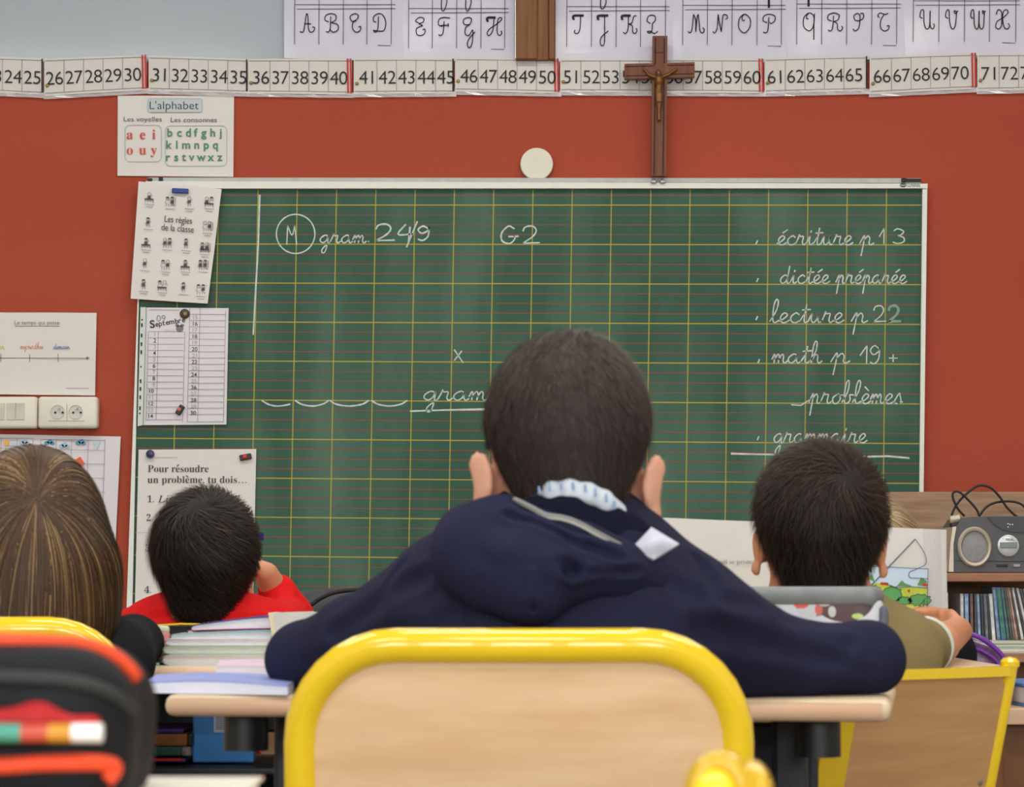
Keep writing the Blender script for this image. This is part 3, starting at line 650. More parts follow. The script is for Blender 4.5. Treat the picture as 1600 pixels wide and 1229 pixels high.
mb = text_px(MB(), 'Les voyelles', 194, 190.5, 7.6, WALL, o_, 253.5); text_px(mb, 'Les consonnes', 267.5, 191.5, 7.6, WALL, o_, 339.5); mb.build('heading_text', flat((92, 88, 96)), t)
mb = MB()
for row, y in (('aei', 218), ('ouy', 242)):
    for i, ch in enumerate(row): text_px(mb, chr(0x1D41A + ord(ch) - 97), (203.5, 223.5, 241)[i] , y, 15.5, WALL, o_, align='c')
mb.build('vowels', flat((205, 88, 74)), t)
mb = MB()
for row, y, xs_ in (('bcdfghj', 214, [266, 281, 295, 306.5, 319, 333, 345]), ('klmnpq', 233, [265, 277, 291.5, 308, 323, 337]), ('rstvwxz', 252, [263.5, 276, 288, 300, 315, 330, 344])):
    for ch, x in zip(row, xs_): text_px(mb, ch, x, y, 13, WALL, o_, thin=0.02, align='c')
mb.build('consonants', flat((88, 140, 112)), t)

t = thing('rules_poster', 'tilted white paper headed Les règles de la classe with small pictograms', 'poster', WALL.at(275, 475, 0.03))
RQ = [(220, 287), (349, 299), (327.5, 477), (207.5, 469)]
sheet_px('paper', RQ, WALL, 0.037, M_paper, t, nx=14, ny=14, warp=lambda u, v: 0.0015 + 0.012 * max(0, u - .75) * v + 0.002 * math.sin(9 * v) * u)
def rq(u, v, q=RQ):
    return ((q[0][0] * (1 - u) + q[1][0] * u) * (1 - v) + (q[3][0] * (1 - u) + q[2][0] * u) * v, (q[0][1] * (1 - u) + q[1][1] * u) * (1 - v) + (q[3][1] * (1 - u) + q[2][1] * u) * v)
o_ = 0.0425
mb = text_px(MB(), 'Les règles', 260.5, 350, 10.5, WALL, o_, 303, 0.08); text_px(mb, 'de la classe', 255.5, 363, 10.5, WALL, o_, 306, 0.08); mb.build('title_text', flat((56, 54, 56)), t)
CELLS = [(237, 313), (269, 320), (299, 320), (330, 320), (235, 352), (327, 358), (232, 384), (265, 384), (294, 385), (323, 391), (230, 416), (262, 418), (293, 418), (320, 418), (228, 448), (257, 450), (290, 453), (317, 456)]
thin_, fill_, cap_ = [], [], []
for k, (u, v) in enumerate(CELLS):
    r = random.Random(k); x, y = u, v; n0_ = len(thin_); n1_ = len(fill_); n2_ = len(cap_)
    for j in range(1 + k % 2):
        hx = x + (j * 10 - 5) * (k % 2); c = circle_px(hx, y - 7, 3.4, 3.6, 10); thin_.append(c + [c[0]])
        thin_.append([(hx - 3, y - 3), (hx - 5, y + 3), (hx - 1, y + 4)]); thin_.append([(hx + 2, y - 3), (hx + 5 + r.random() * 2, y - 1 - 4 * r.random())])
        thin_.append([(hx - 2, y + 4), (hx - 3, y + 10)]); thin_.append([(hx + 2, y + 4), (hx + 3, y + 10)])
        if r.random() < .7: fill_.append([(hx - 3, y - 3), (hx + 3, y - 3), (hx + 3.5, y + 2 + 3 * r.random()), (hx - 3.5, y + 3)])
        if r.random() < .5: fill_.append(circle_px(hx, y - 9, 3.6, 1.8, 8))
    if k % 3 == 0: fill_.append([(x - 10, y + 2), (x + 9, y + 3), (x + 9, y + 6), (x - 10, y + 5)]); thin_.append([(x - 9, y + 5), (x - 9, y + 11)]); thin_.append([(x + 8, y + 6), (x + 8, y + 12)])
    if k % 4 == 1: q = [(x + 6, y - 9), (x + 12, y - 8), (x + 11, y + 8), (x + 5, y + 7)]; thin_.append(q + [q[0]])
    for j in range(1 + (k % 3 != 1)):
        pts = []; wv = 10 - 3 * j
        for i in range(14): pts.append((x - wv + 2 * wv * i / 13, y + 14.5 + j * 5 + 0.9 * (i % 2) + 0.08 * (2 * wv * i / 13 - wv)))
        cap_.append(pts)
    for lst, st_ in ((thin_, n0_), (fill_, n1_), (cap_, n2_)):
        for q_ in range(st_, len(lst)): lst[q_] = [(x + (a_ - x) * .74, y + (b_ - y) * .74 - 1) for a_, b_ in lst[q_]]
strokes_px(thin_, 0.7, WALL, o_).build('pictogram_outlines', flat((120, 118, 120)), t)
poly_px(fill_, WALL, o_ + .0003).build('pictogram_fills', flat((84, 82, 86)), t)
strokes_px(cap_, .9, WALL, o_).build('caption_lines', flat((150, 146, 146)), t)

t = thing('calendar_sheet', 'white wall calendar page headed 09 Septembre with two columns of dates', 'calendar', WALL.at(290, 665, 0.03))
CQ = [(231, 482), (359, 483), (355.5, 664), (226, 665)]
sheet_px('paper', CQ, WALL, 0.026, M_paper2, t, warp=lambda u, v: 0.001 + 0.001 * math.sin(6 * v))
sheet_px('binding_strip', [(222.5, 482), (231, 482), (226, 665), (218, 667)], WALL, 0.034, mat('clear_binder_strip', (200, 208, 200), 0.3, 0.5, var=0.03), t, nx=2, ny=2)
hl = []
for y in (501.5, 510, 526, 539.5, 552, 574.5, 597, 609, 622, 639, 647): 
    k = (y - 482) / 183.0; x = 225.5 - 4.2 * k; h_ = 1.2 if y in (501.5, 574.5, 647) else 3.0; hl.append([(x - 1.2, y - h_), (x + 1.2, y - h_), (x + 1.2, y + h_), (x - 1.2, y + h_)])
poly_px(hl, WALL, 0.0352).build('punched_holes', flat((48, 58, 50)), t)
def cq(u, v): return rq(u, v, CQ)
o_ = 0.0285; ru = []; dots = MB(); light = MB()
for k in range(15):
    v = .205 + k * .0535; ru.append([cq(.035, v), cq(.465, v)])
for k in range(17): v = .055 + k * .0535; ru.append([cq(.53, v), cq(.965, v)])
ru += [[cq(.035, .205), cq(.035, .955)], [cq(.475, .205), cq(.475, .975)], [cq(.155, .205), cq(.155, .955)], [cq(.53, .0), cq(.53, .975)], [cq(.655, .0), cq(.655, .975)], [cq(.965, .02), cq(.965, .975)], [cq(.53, .975), cq(.965, .975)], [cq(.035, .02), cq(.4, .02)]]
strokes_px(ru, 0.8, WALL, o_).build('ruled_lines', flat((156, 152, 156)), t)
for d in range(1, 15):
    x, y = cq(.115 if d < 10 else .09, .245 + (d - 1) * .0535); text_px(dots if d % 2 == 0 or d == 10 else light, str(d), x, y, 6.6, WALL, o_, thin=.01, align='c')
for d in range(15, 31):
    x, y = cq(.60, .098 + (d - 15) * .0545); text_px(dots if d % 2 == 0 else light, str(d), x, y, 6.6, WALL, o_, thin=.01, align='c')
dots.build('even_dates', flat((84, 82, 88)), t); light.build('odd_dates', flat((176, 172, 176)), t)
text_px(MB(), '09', 247, 504, 10.5, WALL, o_, 261).build('month_number', flat((150, 148, 152)), t)
mb = text_px(MB(), 'S', 237, 514, 12, WALL, o_, 245, -0.1, thin=.03); x = 245.5
for i, ch in enumerate('eptembre'): text_px(mb, ch, x, 512 - i * 0.95, 8.2, WALL, o_, rot=-0.12, thin=.02, shear=0); x += 9.0 if ch == 'm' else 5.4
mb.build('month_name', flat((74, 72, 78)), t)
text_px(MB(), '2013', 259, 520.5, 4.5, WALL, o_, 275).build('year', flat((190, 186, 190)), t)
poly_px([circle_px(283, 515, 6, 5.5, 14), circle_px(279, 510, 3, 2.5, 10), circle_px(287, 510, 3, 2.5, 10)], WALL, o_).build('acorn_drawing', flat((128, 126, 130)), t)

t = thing('problem_poster', 'white sheet headed Pour résoudre un problème, behind the boy in red', 'poster', WALL.at(310, 950, 0.03))
PQ = [(219, 703), (402, 702), (397, 953), (213, 955)]
sheet_px('paper', PQ, WALL, 0.026, M_paper, t, warp=lambda u, v: 0.001 + 0.003 * max(0, .5 - abs(v - .5)) * .3)
SER = lambda s: ''.join(chr(0x1D41A + ord(c_) - 97) if 'a' <= c_ <= 'z' else chr(0x1D400 + ord(c_) - 65) if 'A' <= c_ <= 'Z' else c_ for c_ in s)
ITA = lambda s: ''.join('\u210e' if c_ == 'h' else chr(0x1D44E + ord(c_) - 97) if 'a' <= c_ <= 'z' else chr(0x1D434 + ord(c_) - 65) if 'A' <= c_ <= 'Z' else c_ for c_ in s)
o_ = 0.029; mb = MB(); TH = -0.004
def serif(s, x, y, cap, x1):
    plain = s.replace('é', 'e').replace('è', 'e'); text_px(mb, SER(plain), x, y, cap, WALL, o_, x1, thin=TH)
    vs_, fs_ = text_mesh(SER(plain), TH); 
    tot = max(v[0] for v in vs_) - min(v[0] for v in vs_)
    for i, ch in enumerate(s):
        if ch in 'éè':
            a_ = text_mesh(SER(plain[:i]), TH)[0]; b_ = text_mesh(SER(plain[:i + 1]), TH)[0]; mn = min(v[0] for v in vs_)
            xa2 = (max(v[0] for v in a_) - mn) / tot; xb2 = (max(v[0] for v in b_) - mn) / tot; xm = x + (x1 - x) * (xa2 + xb2) / 2 + 0.5
            sg = 1 if ch == 'é' else -1; m2 = strokes_px([[(xm - 1.8 * sg, y - cap * .78), (xm + 1.8 * sg, y - cap * 1.02)]], 1.5, WALL, o_); mb.add(m2.v, m2.f)
serif('Pour résoudre', 233.5, 738, 11.5, 328); serif('un problème, tu dois…', 233, 755, 11.5, 387)
for s_, x, y, x1 in (('1.', 233, 785, 243), ('2.', 231.5, 814, 241), ('3.', 230, 861, 240), ('4.', 228, 926, 239)): text_px(mb, SER(s_).replace('1', '\U0001D7CF').replace('2', '\U0001D7D0').replace('3', '\U0001D7D1').replace('4', '\U0001D7D2'), x, y, 11, WALL, o_, x1, thin=TH)
text_px(mb, ITA('Lis'), 249, 785, 11, WALL, o_, 272, thin=0.004); text_px(mb, ITA('d'), 246, 943, 11, WALL, o_, 252, thin=.004)
mb.build('poster_text', flat((84, 80, 80)), t)
strokes_px([[(229, 715), (280, 715)], [(214, 832), (234, 832)]], 0.8, WALL, o_).build('crease_lines', flat((186, 182, 180)), t)

t = thing('timeline_poster', 'white sheet with a time arrow and coloured words above the light switches', 'poster', WALL.at(75, 618, 0.004))
sheet_px('paper', [(-90, 488), (151.5, 489), (149.5, 618), (-90, 615)], WALL, 0.005, M_paper, t, nx=16, warp=lambda u, v: 0.002 * math.sin(11 * u + 4 * v) + .003)
o_ = 0.0105
mb = text_px(MB(), 'Le temps qui passe', 24, 507.5, 6.5, WALL, o_, 94, thin=-.005); m2 = strokes_px([[(24, 509.8), (94, 509.8)]], .8, WALL, o_); mb.add(m2.v, m2.f).build('title_text', flat((92, 90, 92)), t)
mb = strokes_px([[(-60, 559.5), (137, 560)], [(2.5, 553), (2.5, 566)], [(47.5, 554), (47.5, 566)], [(92, 553), (92, 566)]], 1.1, WALL, o_); m2 = poly_px([[(136, 557), (141.5, 560), (136, 562.5)]], WALL, o_); mb.add(m2.v, m2.f).build('time_arrow', flat((120, 122, 126)), t)
HW['j'] = ([[(0, .1), (.3, .95), (.28, -.6), (.1, -1.1), (0, -.7), (.5, .2)], [(.3, 1.4), (.36, 1.6)]], .55); HW["'"] = ([[(.1, 1.6), (.05, 1.2)]], .25)
strokes_px(cursive("aujourd'hui", 32, 69, 545.5, 4.5), .75, WALL, o_).build('red_word', flat((232, 158, 138)), t)
strokes_px(cursive('demain', 84, 110, 545.5, 4), .8, WALL, o_).build('blue_word', flat((120, 140, 190)), t)
strokes_px(cursive('hier', -12, 8, 545.5, 4), .8, WALL, o_).build('yellow_word', flat((206, 204, 70)), t)
strokes_px([[(104, 606.5), (140, 607)]], .9, WALL, o_).build('footer_line', flat((150, 150, 154)), t)

t = thing('weather_chart', 'white weather table with small blue cloud drawings behind the long-haired child', 'poster', WALL.at(80, 864, 0.004))
sheet_px('paper', [(-120, 676), (189.5, 682), (180.5, 865), (-120, 858)], WALL, 0.005, M_paper2, t, nx=16, warp=lambda u, v: 0.002 * math.sin(14 * u) + .002)
o_ = 0.0098; gl = []
for x in (-22, 3, 28, 53): gl.append([(x, 684.5), (x - 4, 800)])
for x in (65, 89, 113, 139, 165): gl.append([(x, 686.5), (x - 5, 840)])
for y in (685, 700.5, 722, 744, 766, 788, 810): gl.append([(-40, y - 1), (53, y)]); gl.append([(65, y + 1.5), (165, y + 3)])
strokes_px(gl, .8, WALL, o_).build('table_lines', flat((164, 162, 166)), t)
cl = lambda x, y, s_=1: [circle_px(x - 4 * s_, y, 4 * s_, 3 * s_, 12), circle_px(x + 1 * s_, y - 2 * s_, 4.5 * s_, 3.6 * s_, 12), circle_px(x + 5 * s_, y + .5, 3.6 * s_, 2.7 * s_, 12)]
poly_px(cl(39, 692) + cl(101, 697) , WALL, o_).build('pale_clouds', flat((158, 192, 214)), t)
poly_px(cl(78, 692) + cl(127, 692), WALL, o_).build('blue_clouds', flat((96, 152, 186)), t)
poly_px([[(146, 690), (158, 690), (152, 703)], circle_px(20, 694, 5, 3, 10)], WALL, o_).build('faint_symbols', flat((186, 210, 216)), t)
poly_px([circle_px(11.5, 692, 4.6, 4.8, 14)], WALL, o_ + .0003).build('sun_drawing', flat((236, 178, 96)), t)
strokes_px([[(171.5, 818), (170, 853)]], 2.0, WALL, o_).build('margin_text', flat((196, 194, 206)), t)
tag(MB().prism([WALL.at(x, y, 0.0098) for x, y in [(113, 722), (126.5, 713.5), (133.5, 724), (120, 731.5)]], (0, -0.003, 0)).build('orange_token', mat('orange_card', (226, 104, 58), 0.6, 0.3)), 'small tilted orange square stuck on the weather chart', 'token')

def magnet_box(label, quad, off, th, m, dotc=None, dotm=None):
    t_ = thing('magnet', label, 'magnet', WALL.at(sum(q[0] for q in quad) / 4, sum(q[1] for q in quad) / 4, off)); ctr = WALL.at(sum(q[0] for q in quad) / 4, sum(q[1] for q in quad) / 4, off + th / 2)
    q3 = [WALL.at(x, y, off + th / 2) for x, y in quad]; ux = q3[1] - q3[0]; uy = q3[3] - q3[0]; ang = -math.atan2(ux.z, ux.x)
    MB().box(ctr, (ux.length, th, uy.length), 0.0022, Matrix.Rotation(ang, 3, 'Y')).build('body', m, t_)
    if dotc: MB().lathe([(0.0062, 0), (0.005, 0.003), (0.001, 0.0042)], WALL.at(dotc[0], dotc[1], off + th - .0005), (0, -1, 0), 16).build('red_button', dotm, t_, smooth=True)
M_blk = mat('black_magnet', (36, 32, 34), 0.4, 0.4); M_red = mat('red_button', (214, 62, 40), 0.4, 0.4)
tag(MB().box(WALL.at(285.3, 302.5, 0.047), (0.043, 0.009, 0.0125), 0.002, Matrix.Rotation(0.04, 3, 'Y')).build('bar_magnet', mat('blue_magnet', (36, 58, 140), 0.4, 0.4)), 'blue bar magnet at the top of the rules sheet', 'magnet')
t = thing('magnet', 'round brown magnet at the top of the September calendar', 'magnet', WALL.at(291, 492, 0.027))
MB().lathe([(0.0128, 0), (0.0128, 0.005), (0.0105, 0.0075), (0.004, 0.0085)], WALL.at(291, 492, 0.027), (0, -1, 0), 28).build('body', mat('brown_magnet', (74, 62, 44), 0.45, 0.4), t, auto=.7)
MB().lathe([(0.0052, 0), (0.004, .001)], WALL.at(292, 492, 0.0352), (0, -1, 0), 12).build('star_mark', mat('old_gold', (140, 118, 60), 0.4, 0.5), t)
magnet_box('black domino magnet with a dull red button low on the calendar page', [(283.5, 632), (291, 636.5), (284.5, 651), (276.5, 646.5)], 0.027, 0.009, M_blk, (282.5, 641), mat('dull_red', (190, 112, 98), 0.5, 0.3))
magnet_box('black domino magnet with a bright red button on the problem-solving sheet', [(376, 712), (394, 708.5), (395.5, 717.5), (377.5, 721)], 0.027, 0.010, M_blk, (385, 714.5), M_red)
t = tag(MB().lathe([(0.0105, 0), (0.0108, 0.008), (0.009, 0.012), (0.003, 0.0135)], WALL.at(237.5, 710, 0.027), (0, -1, 0), 24).build('round_magnet', mat('navy_magnet', (34, 38, 82), 0.3, 0.5), auto=.7), 'round navy blue magnet on the problem-solving sheet', 'magnet')

# ------------------------------------------------------------------ switches and sockets
M_elec = mat('cream_plastic', (226, 222, 206), 0.35, 0.45, var=0.01)
def elec(name, label, cat, x0, x1):
    t_ = thing(name, label, cat, WALL.at((x0 + x1) / 2, 670, 0)); c_ = WALL.at((x0 + x1) / 2, 645.5, 0.02); dx = (WALL.at(x1, 645, 0) - WALL.at(x0, 645, 0)).x; dz = (WALL.at(0, 621, 0) - WALL.at(0, 670, 0)).z
    MB().box(c_, (dx, 0.04, dz), 0.008, seg=3).build('housing', M_elec, t_, auto=.6); return t_
t = elec('light_switch', 'cream triple light switch box at the left edge beside the sockets', 'switch', -45, 62)
for x in (-14, 0.5, 22.5, 36.5): MB().box(WALL.at(x, 644, 0.0405), ((13.2 if x != 0.5 else 13) / 604.0, 0.006, 27 / 604.0), 0.0015, Matrix.Rotation(0.05, 3, 'X')).build('rocker', mat('pale_rocker', (206, 202, 186), 0.35, 0.4), t)
for ch in t.children:
    if ch.name.startswith('rocker.001'): ch.location.x += 5.0 / 604
t = elec('wall_socket', 'cream double wall socket box beside the blackboard', 'socket', 63.5, 156)
for cx in (94.5, 122.5):
    o = MB().lathe([(0.0188, 0.0), (0.0188, 0.0015), (0.0165, 0.0018), (0.0155, 0.0005)], WALL.at(cx, 645, 0.0402), (0, -1, 0), 32).build('socket_well', mat('socket_shade', (202, 200, 190), 0.4, 0.4), t, auto=.7)
    mb = MB()
    for dx, dy in ((-3.5, 1), (8, 1)): mb.lathe([(0.0028, 0), (0.0028, .0006)], WALL.at(cx + dx, 645 + dy, 0.0423), (0, -1, 0), 10)
    mb.build('pin_holes', flat((50, 42, 40)), o); MB().lathe([(0.003, 0), (0.0026, .006)], WALL.at(cx + 2.5, 640, 0.042), (0, -1, 0), 10).build('earth_pin', mat('steel', (150, 152, 150)), o)
strokes_px([[(80, 659), (136, 659)], [(108.8, 632), (108.8, 659)]], 1.2, WALL, 0.0405).build('cover_edge', flat((176, 170, 152)), t)
# ------------------------------------------------------------------ furniture
M_yel = mat('yellow_painted_steel', (238, 199, 22), 0.14, 0.5, var=0.03, scale=4, coat=0.6)
M_beech = mat('beech_plywood', (216, 176, 132), 0.42, 0.35, scale=5, stretch=(1.2, 6, 11), rgb2=(230, 194, 152), detail=6)
M_beech2 = mat('worn_beech_plywood', (186, 140, 92), 0.45, 0.35, scale=5, stretch=(1.2, 6, 11), rgb2=(204, 160, 110), detail=6)
M_desk = mat('beech_desk_laminate', (206, 182, 150), 0.4, 0.4, scale=6, stretch=(1.2, 9, 4), rgb2=(222, 200, 170))
M_deskedge = mat('rounded_beech_edge', (208, 168, 134), 0.35, 0.4, scale=6, stretch=(1, 6, 6), rgb2=(220, 184, 152))
M_darksteel = mat('dark_blue_steel', (34, 38, 46), 0.45, 0.4)
M_blackpl = mat('black_plastic', (26, 26, 28), 0.4, 0.4)
def rect_u(hw, z0, z1, r, y0, y1, bow, n=8):
    """inverted U seen from behind: up the left side, over the top, down the right side"""
    pts = [(-hw, y0, z0), (-hw, y0 + (y1 - y0) * .6, z0 + (z1 - z0) * .55)]
    for i in range(n + 1): a = math.pi - i * math.pi / 2 / n; pts.append((-hw + r + r * math.cos(a), y1, z1 - r + r * math.sin(a)))
    for i in range(1, 8): x = -hw + r + (2 * hw - 2 * r) * i / 8; pts.append((x, y1, z1))
    for i in range(n + 1): a = math.pi / 2 - i * math.pi / 2 / n; pts.append((hw - r + r * math.cos(a), y1, z1 - r + r * math.sin(a)))
    pts += [(hw, y0 + (y1 - y0) * .6, z0 + (z1 - z0) * .55), (hw, y0, z0)]
    out = []
    for x, y, z in pts:
        f = (z - z0) / (z1 - z0); yy = y0 + (y1 - y0) * f
        out.append((x, yy - bow * (1 - (x / hw) ** 2) * min(1, f * 1.4), z))
    return out
def make_chair(name, label, cat, hw=0.184, top=0.69, seat=0.37, lean=0.06, tr=0.0148, style='hoop', bow=0.03, panel=M_beech, group=None):
    t = thing(name, label, cat, (0, 0, 0), group); z0 = seat - 0.02; r = 0.082
    path = rect_u(hw, z0, top, r, lean, 0.0, bow)
    def yb(x, z): f = max(0.0, (z - z0) / (top - z0)); return lean * (1 - f) - bow * (1 - min(1, (x / hw) ** 2)) * min(1, f * 1.4)
    if style == 'hoop':
        MB().tube(path, tr, 16).build('back_frame', M_yel, t, smooth=True, local=True); zt = top; zb = seat + 0.10
    else:
        for sgn in (-1, 1):
            MB().tube([(sgn * hw, yb(hw, z0), z0), (sgn * hw, yb(hw, top), top), (sgn * hw, yb(hw, top) - .0005, top + .004)], [tr, tr, tr * 0.9], 16).lathe([(tr * 1.15, 0), (tr * 1.2, .006), (tr * .8, .0105), (tr * .2, .012)], (sgn * hw, yb(hw, top), top - .003)).build('upright', M_yel, t, auto=.6, local=True)
        pts = [(hw * (-1 + i / 8), yb(hw * (-1 + i / 8), top) , top - 0.008) for i in range(17)]
        mb = MB()
        for a, b in zip(pts, pts[1:]): mb.prism([(a[0], a[1] - .006, a[2] - .006), (b[0], b[1] - .006, b[2] - .006), (b[0], b[1] + .006, b[2] - .006), (a[0], a[1] + .006, a[2] - .006)], (0, 0, .012))
        mb.build('top_bar', M_yel, t, local=True); zt = top - 0.014; zb = top - 0.155; r = 0.012
    NX, NZ = 24, 14; vs = []; fs = []; hx = hw - (0 if style == 'hoop' else tr * 0.8)
    for s_ in (0, 1):
        for j in range(NZ + 1):
            z = zb + (zt - zb) * j / NZ; dz = max(0, z - (zt - r)); dzb = max(0, (zb + r * .6) - z)
            ins = r - math.sqrt(max(0, r * r - dz * dz)); ins = max(ins, .6 * r - math.sqrt(max(0, (.6 * r) ** 2 - dzb * dzb)))
            for i in range(NX + 1):
                x = -(hx - ins) + 2 * (hx - ins) * i / NX; vs.append((x, yb(x, z) + (s_ - .5) * .009, z))
    N = (NX + 1) * (NZ + 1)
    for j in range(NZ):
        for i in range(NX): a = j * (NX + 1) + i; fs.append((a, a + 1, a + NX + 2, a + NX + 1)); b = a + N; fs.append((b, b + NX + 1, b + NX + 2, b + 1))
    ring = list(range(NX + 1)) + [j * (NX + 1) + NX for j in range(1, NZ + 1)] + [NZ * (NX + 1) + i for i in range(NX - 1, -1, -1)] + [j * (NX + 1) for j in range(NZ - 1, 0, -1)]
    for a, b in zip(ring, ring[1:] + ring[:1]): fs.append((a, a + N, b + N, b))
    mesh_obj('backrest', vs, fs, panel, t, local=True, auto=.7)
    if style != 'hoop':
        mb = MB()
        for sgn in (-1, 1): mb.lathe([(.0055, 0), (.005, .0025), (.001, .0035)], (sgn * (hw - .02), yb(hw, zb + .015) - .004, zb + .015), (0, -1, 0), 12)
        mb.build('screws', mat('steel', (150, 152, 150)), t, local=True)
    if style == 'bar':
        xs_ = -0.108; za_ = zb - .05
        o = MB().prism([(xs_ - .008, yb(xs_, za_) - .016, za_), (xs_ + .036, yb(xs_, za_) - .016, za_), (xs_ + .022, yb(xs_, top) - .016, top - .03), (xs_ - .022, yb(xs_, top) - .016, top - .03)], (0, .009, 0)).build('back_strap', M_yel, t, local=True)
        MB().lathe([(.0075, 0), (.007, .003), (.002, .0045)], (xs_ + .008, yb(xs_, zb) - .0165, zb + .008), (0, -1, 0), 14).build('bolt', mat('steel', (150, 152, 150)), o, local=True)
    MB().box((0, lean + 0.19, seat - 0.006), (2 * hw - 0.02, 0.36, 0.012), 0.005).build('seat', panel, t, local=True)
    mb = MB()
    for sgn in (-1, 1): mb.tube([(sgn * (hw - .012), lean + .0, seat - .024), (sgn * (hw - .012), lean + .36, seat - .024)], .0105, 10)
    mb.tube([(-hw + .012, lean + .3, seat - .024), (hw - .012, lean + .3, seat - .024)], .009, 10); mb.build('seat_frame', M_yel, t, smooth=True, local=True)
    for sgn in (-1, 1):
        MB().tube([(sgn * (hw - .012), lean + .34, seat - .02), (sgn * (hw + .01), lean + .37, 0.0)], tr * .95, 12).build('leg', M_yel, t, smooth=True, local=True)
        MB().tube([(sgn * (hw - .012), lean + .03, seat - .02), (sgn * (hw + .015), lean - .03, 0.0)], tr * .95, 12).build('leg', M_yel, t, smooth=True, local=True)
    return t
c0 = make_chair('school_chair', 'large yellow tube school chair with beech backrest in the centre foreground', 'chair')
c0.location = (P(811, 1000, 2.11).x, 2.11, 0)
def place(src, loc, rz, label):
    c_ = copy_tree(src); c_.location = loc; c_.rotation_euler = (0, 0, rz); c_['label'] = label; return c_
place(c0, (P(-60, 1000, 2.86).x, 2.86, 0), 0.0, 'yellow tube school chair behind the long-haired child at the left edge')
place(c0, (P(305, 1000, 3.72).x, 3.68, 0), 0.0, 'yellow tube school chair under the boy in the red shirt').scale = (.9, .9, .88)
place(c0, (P(1362, 1000, 4.05).x, 4.02, 0), 0.0, 'yellow tube school chair hidden behind the open picture book').scale = (.9, .9, .86)
c1 = make_chair('school_chair', 'angled yellow chair with square beech back at the lower right', 'chair', hw=0.185, top=0.646, seat=0.35, lean=0.085, tr=0.0098, style='bar', bow=0.012, panel=M_beech2)
PSI = math.radians(36); pr = P(1578, 1040, 3.0)
c1.location = (pr.x - 0.185 * math.cos(PSI), pr.y - 0.185 * math.sin(PSI), 0); c1.rotation_euler = (0, 0, PSI)

def make_desk(label, w=0.70, d=0.50, h=0.634, shelf=False, legx=None):
    t = thing('school_desk', label, 'desk', (0, 0, 0)); th = 0.021
    MB().box((0, d / 2, h - th / 2), (w, d, th), 0.009, seg=3).build('tabletop', M_desk, t, local=True, auto=.9)
    MB().tube([(-w / 2 + .008, .003, h - th / 2 - .001), (w / 2 - .008, .003, h - th / 2 - .001)], .0088, 12).build('front_edge', M_deskedge, t, smooth=True, local=True)
    lx = legx or (w / 2 - .1)
    for sx_ in (-1, 1):
        for yy in (min(.12, d * .3), d - .06): MB().box((sx_ * lx, yy, (h - th) / 2), (.034, .034, h - th), .006).build('leg', M_darksteel, t, local=True)
        MB().tube([(sx_ * (lx + .03), .05, h - th - .002), (sx_ * (lx + .03), .05, h - th - .035)], .022, 16).build('plastic_cap', M_blackpl, t, auto=.8, local=True)
        MB().box((sx_ * lx, d / 2 + .03, h - th - .017), (.03, d - .2, .03), .004).build('side_rail', M_darksteel, t, local=True)
    MB().box((0, d - .06, h - th - .05), (2 * lx, .02, .06), .004).build('rear_rail', M_darksteel, t, local=True)
    if shelf: MB().box((0, d / 2, h - .138), (w - .06, d - .06, .008), .002).build('under_shelf', M_darksteel, t, local=True)
    return t
dk = make_desk('beech school desk under the elbows of the boy in the navy hoodie', d=.42); RZ = -math.radians(9.5)
dl, dr = P(240, 1088, 2.445), P(1408, 1096, 2.328); RZ = math.atan2(dr.y - dl.y, dr.x - dl.x)
dk.location = ((dl.x + dr.x) / 2, (dl.y + dr.y) / 2, 0); dk.rotation_euler = (0, 0, RZ)
d2 = make_desk('beech desk with an under-shelf carrying the stacked notebooks', w=1.15, d=.34, shelf=True, legx=.5); d2.location = (P(230, 1000, 3.28).x, 3.28, 0)
d3 = make_desk('beech desk the open picture book stands on', w=0.52, legx=.2); d3.location = (P(1275, 1000, 3.3).x, 3.3, 0)
d4 = make_desk('beech desk in front of the boy in the red shirt', w=0.62); d4.location = (P(300, 1000, 3.98).x, 3.97, 0)
# near desk, just under the bottom of the view
d5 = make_desk('beech desk nearest to the viewer carrying the black pencil case', w=0.75, d=0.45); d5.location = (-0.03, 0.80, 0)
ZD = 0.634

# ------------------------------------------------------------------ shelf cabinet on the right
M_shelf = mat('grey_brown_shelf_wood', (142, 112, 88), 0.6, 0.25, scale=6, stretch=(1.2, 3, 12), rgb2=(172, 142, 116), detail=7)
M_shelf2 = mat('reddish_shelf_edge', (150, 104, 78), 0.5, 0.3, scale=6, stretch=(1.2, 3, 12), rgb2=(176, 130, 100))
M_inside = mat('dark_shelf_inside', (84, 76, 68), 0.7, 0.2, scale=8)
YF = 5.92; cb0 = P(1400, 900, YF)
cab = thing('shelf_cabinet', 'brown wooden shelf unit at the right holding the stereo and discs', 'shelf', (P(1560, 900, YF + .3).x, YF + .2, 0))
xl, xr = P(1404, 900, YF).x, XR - 0.9
zt = P(0, 768, YF + .36).z; z1 = P(0, 895, YF).z; z1b = P(0, 908.5, YF).z; z2 = P(0, 1020, YF).z; z2b = P(0, 1035, YF).z
def bx(x0, x1, y0, y1, z0_, z1_): return MB().box(((x0 + x1) / 2, (y0 + y1) / 2, (z0_ + z1_) / 2), (x1 - x0, y1 - y0, z1_ - z0_), .0025)
bx(xl, xr, YF + .36, YF + .38, 0.0, zt).build('back_panel', M_shelf, cab)
bx(xl, xr, YF, YF + .36, z1b, z1).build('shelf', M_shelf2, cab); bx(xl, xr, YF, YF + .36, z2b, z2).build('shelf', M_shelf2, cab)
bx(xl, xr, YF, YF + .36, .06, .085).build('shelf', M_shelf2, cab)
bx(xl, xl + .018, YF, YF + .36, 0, z1b).build('side_panel', M_inside, cab); bx(xr - .02, xr, YF, YF + .36, 0, zt).build('side_panel', M_shelf, cab)
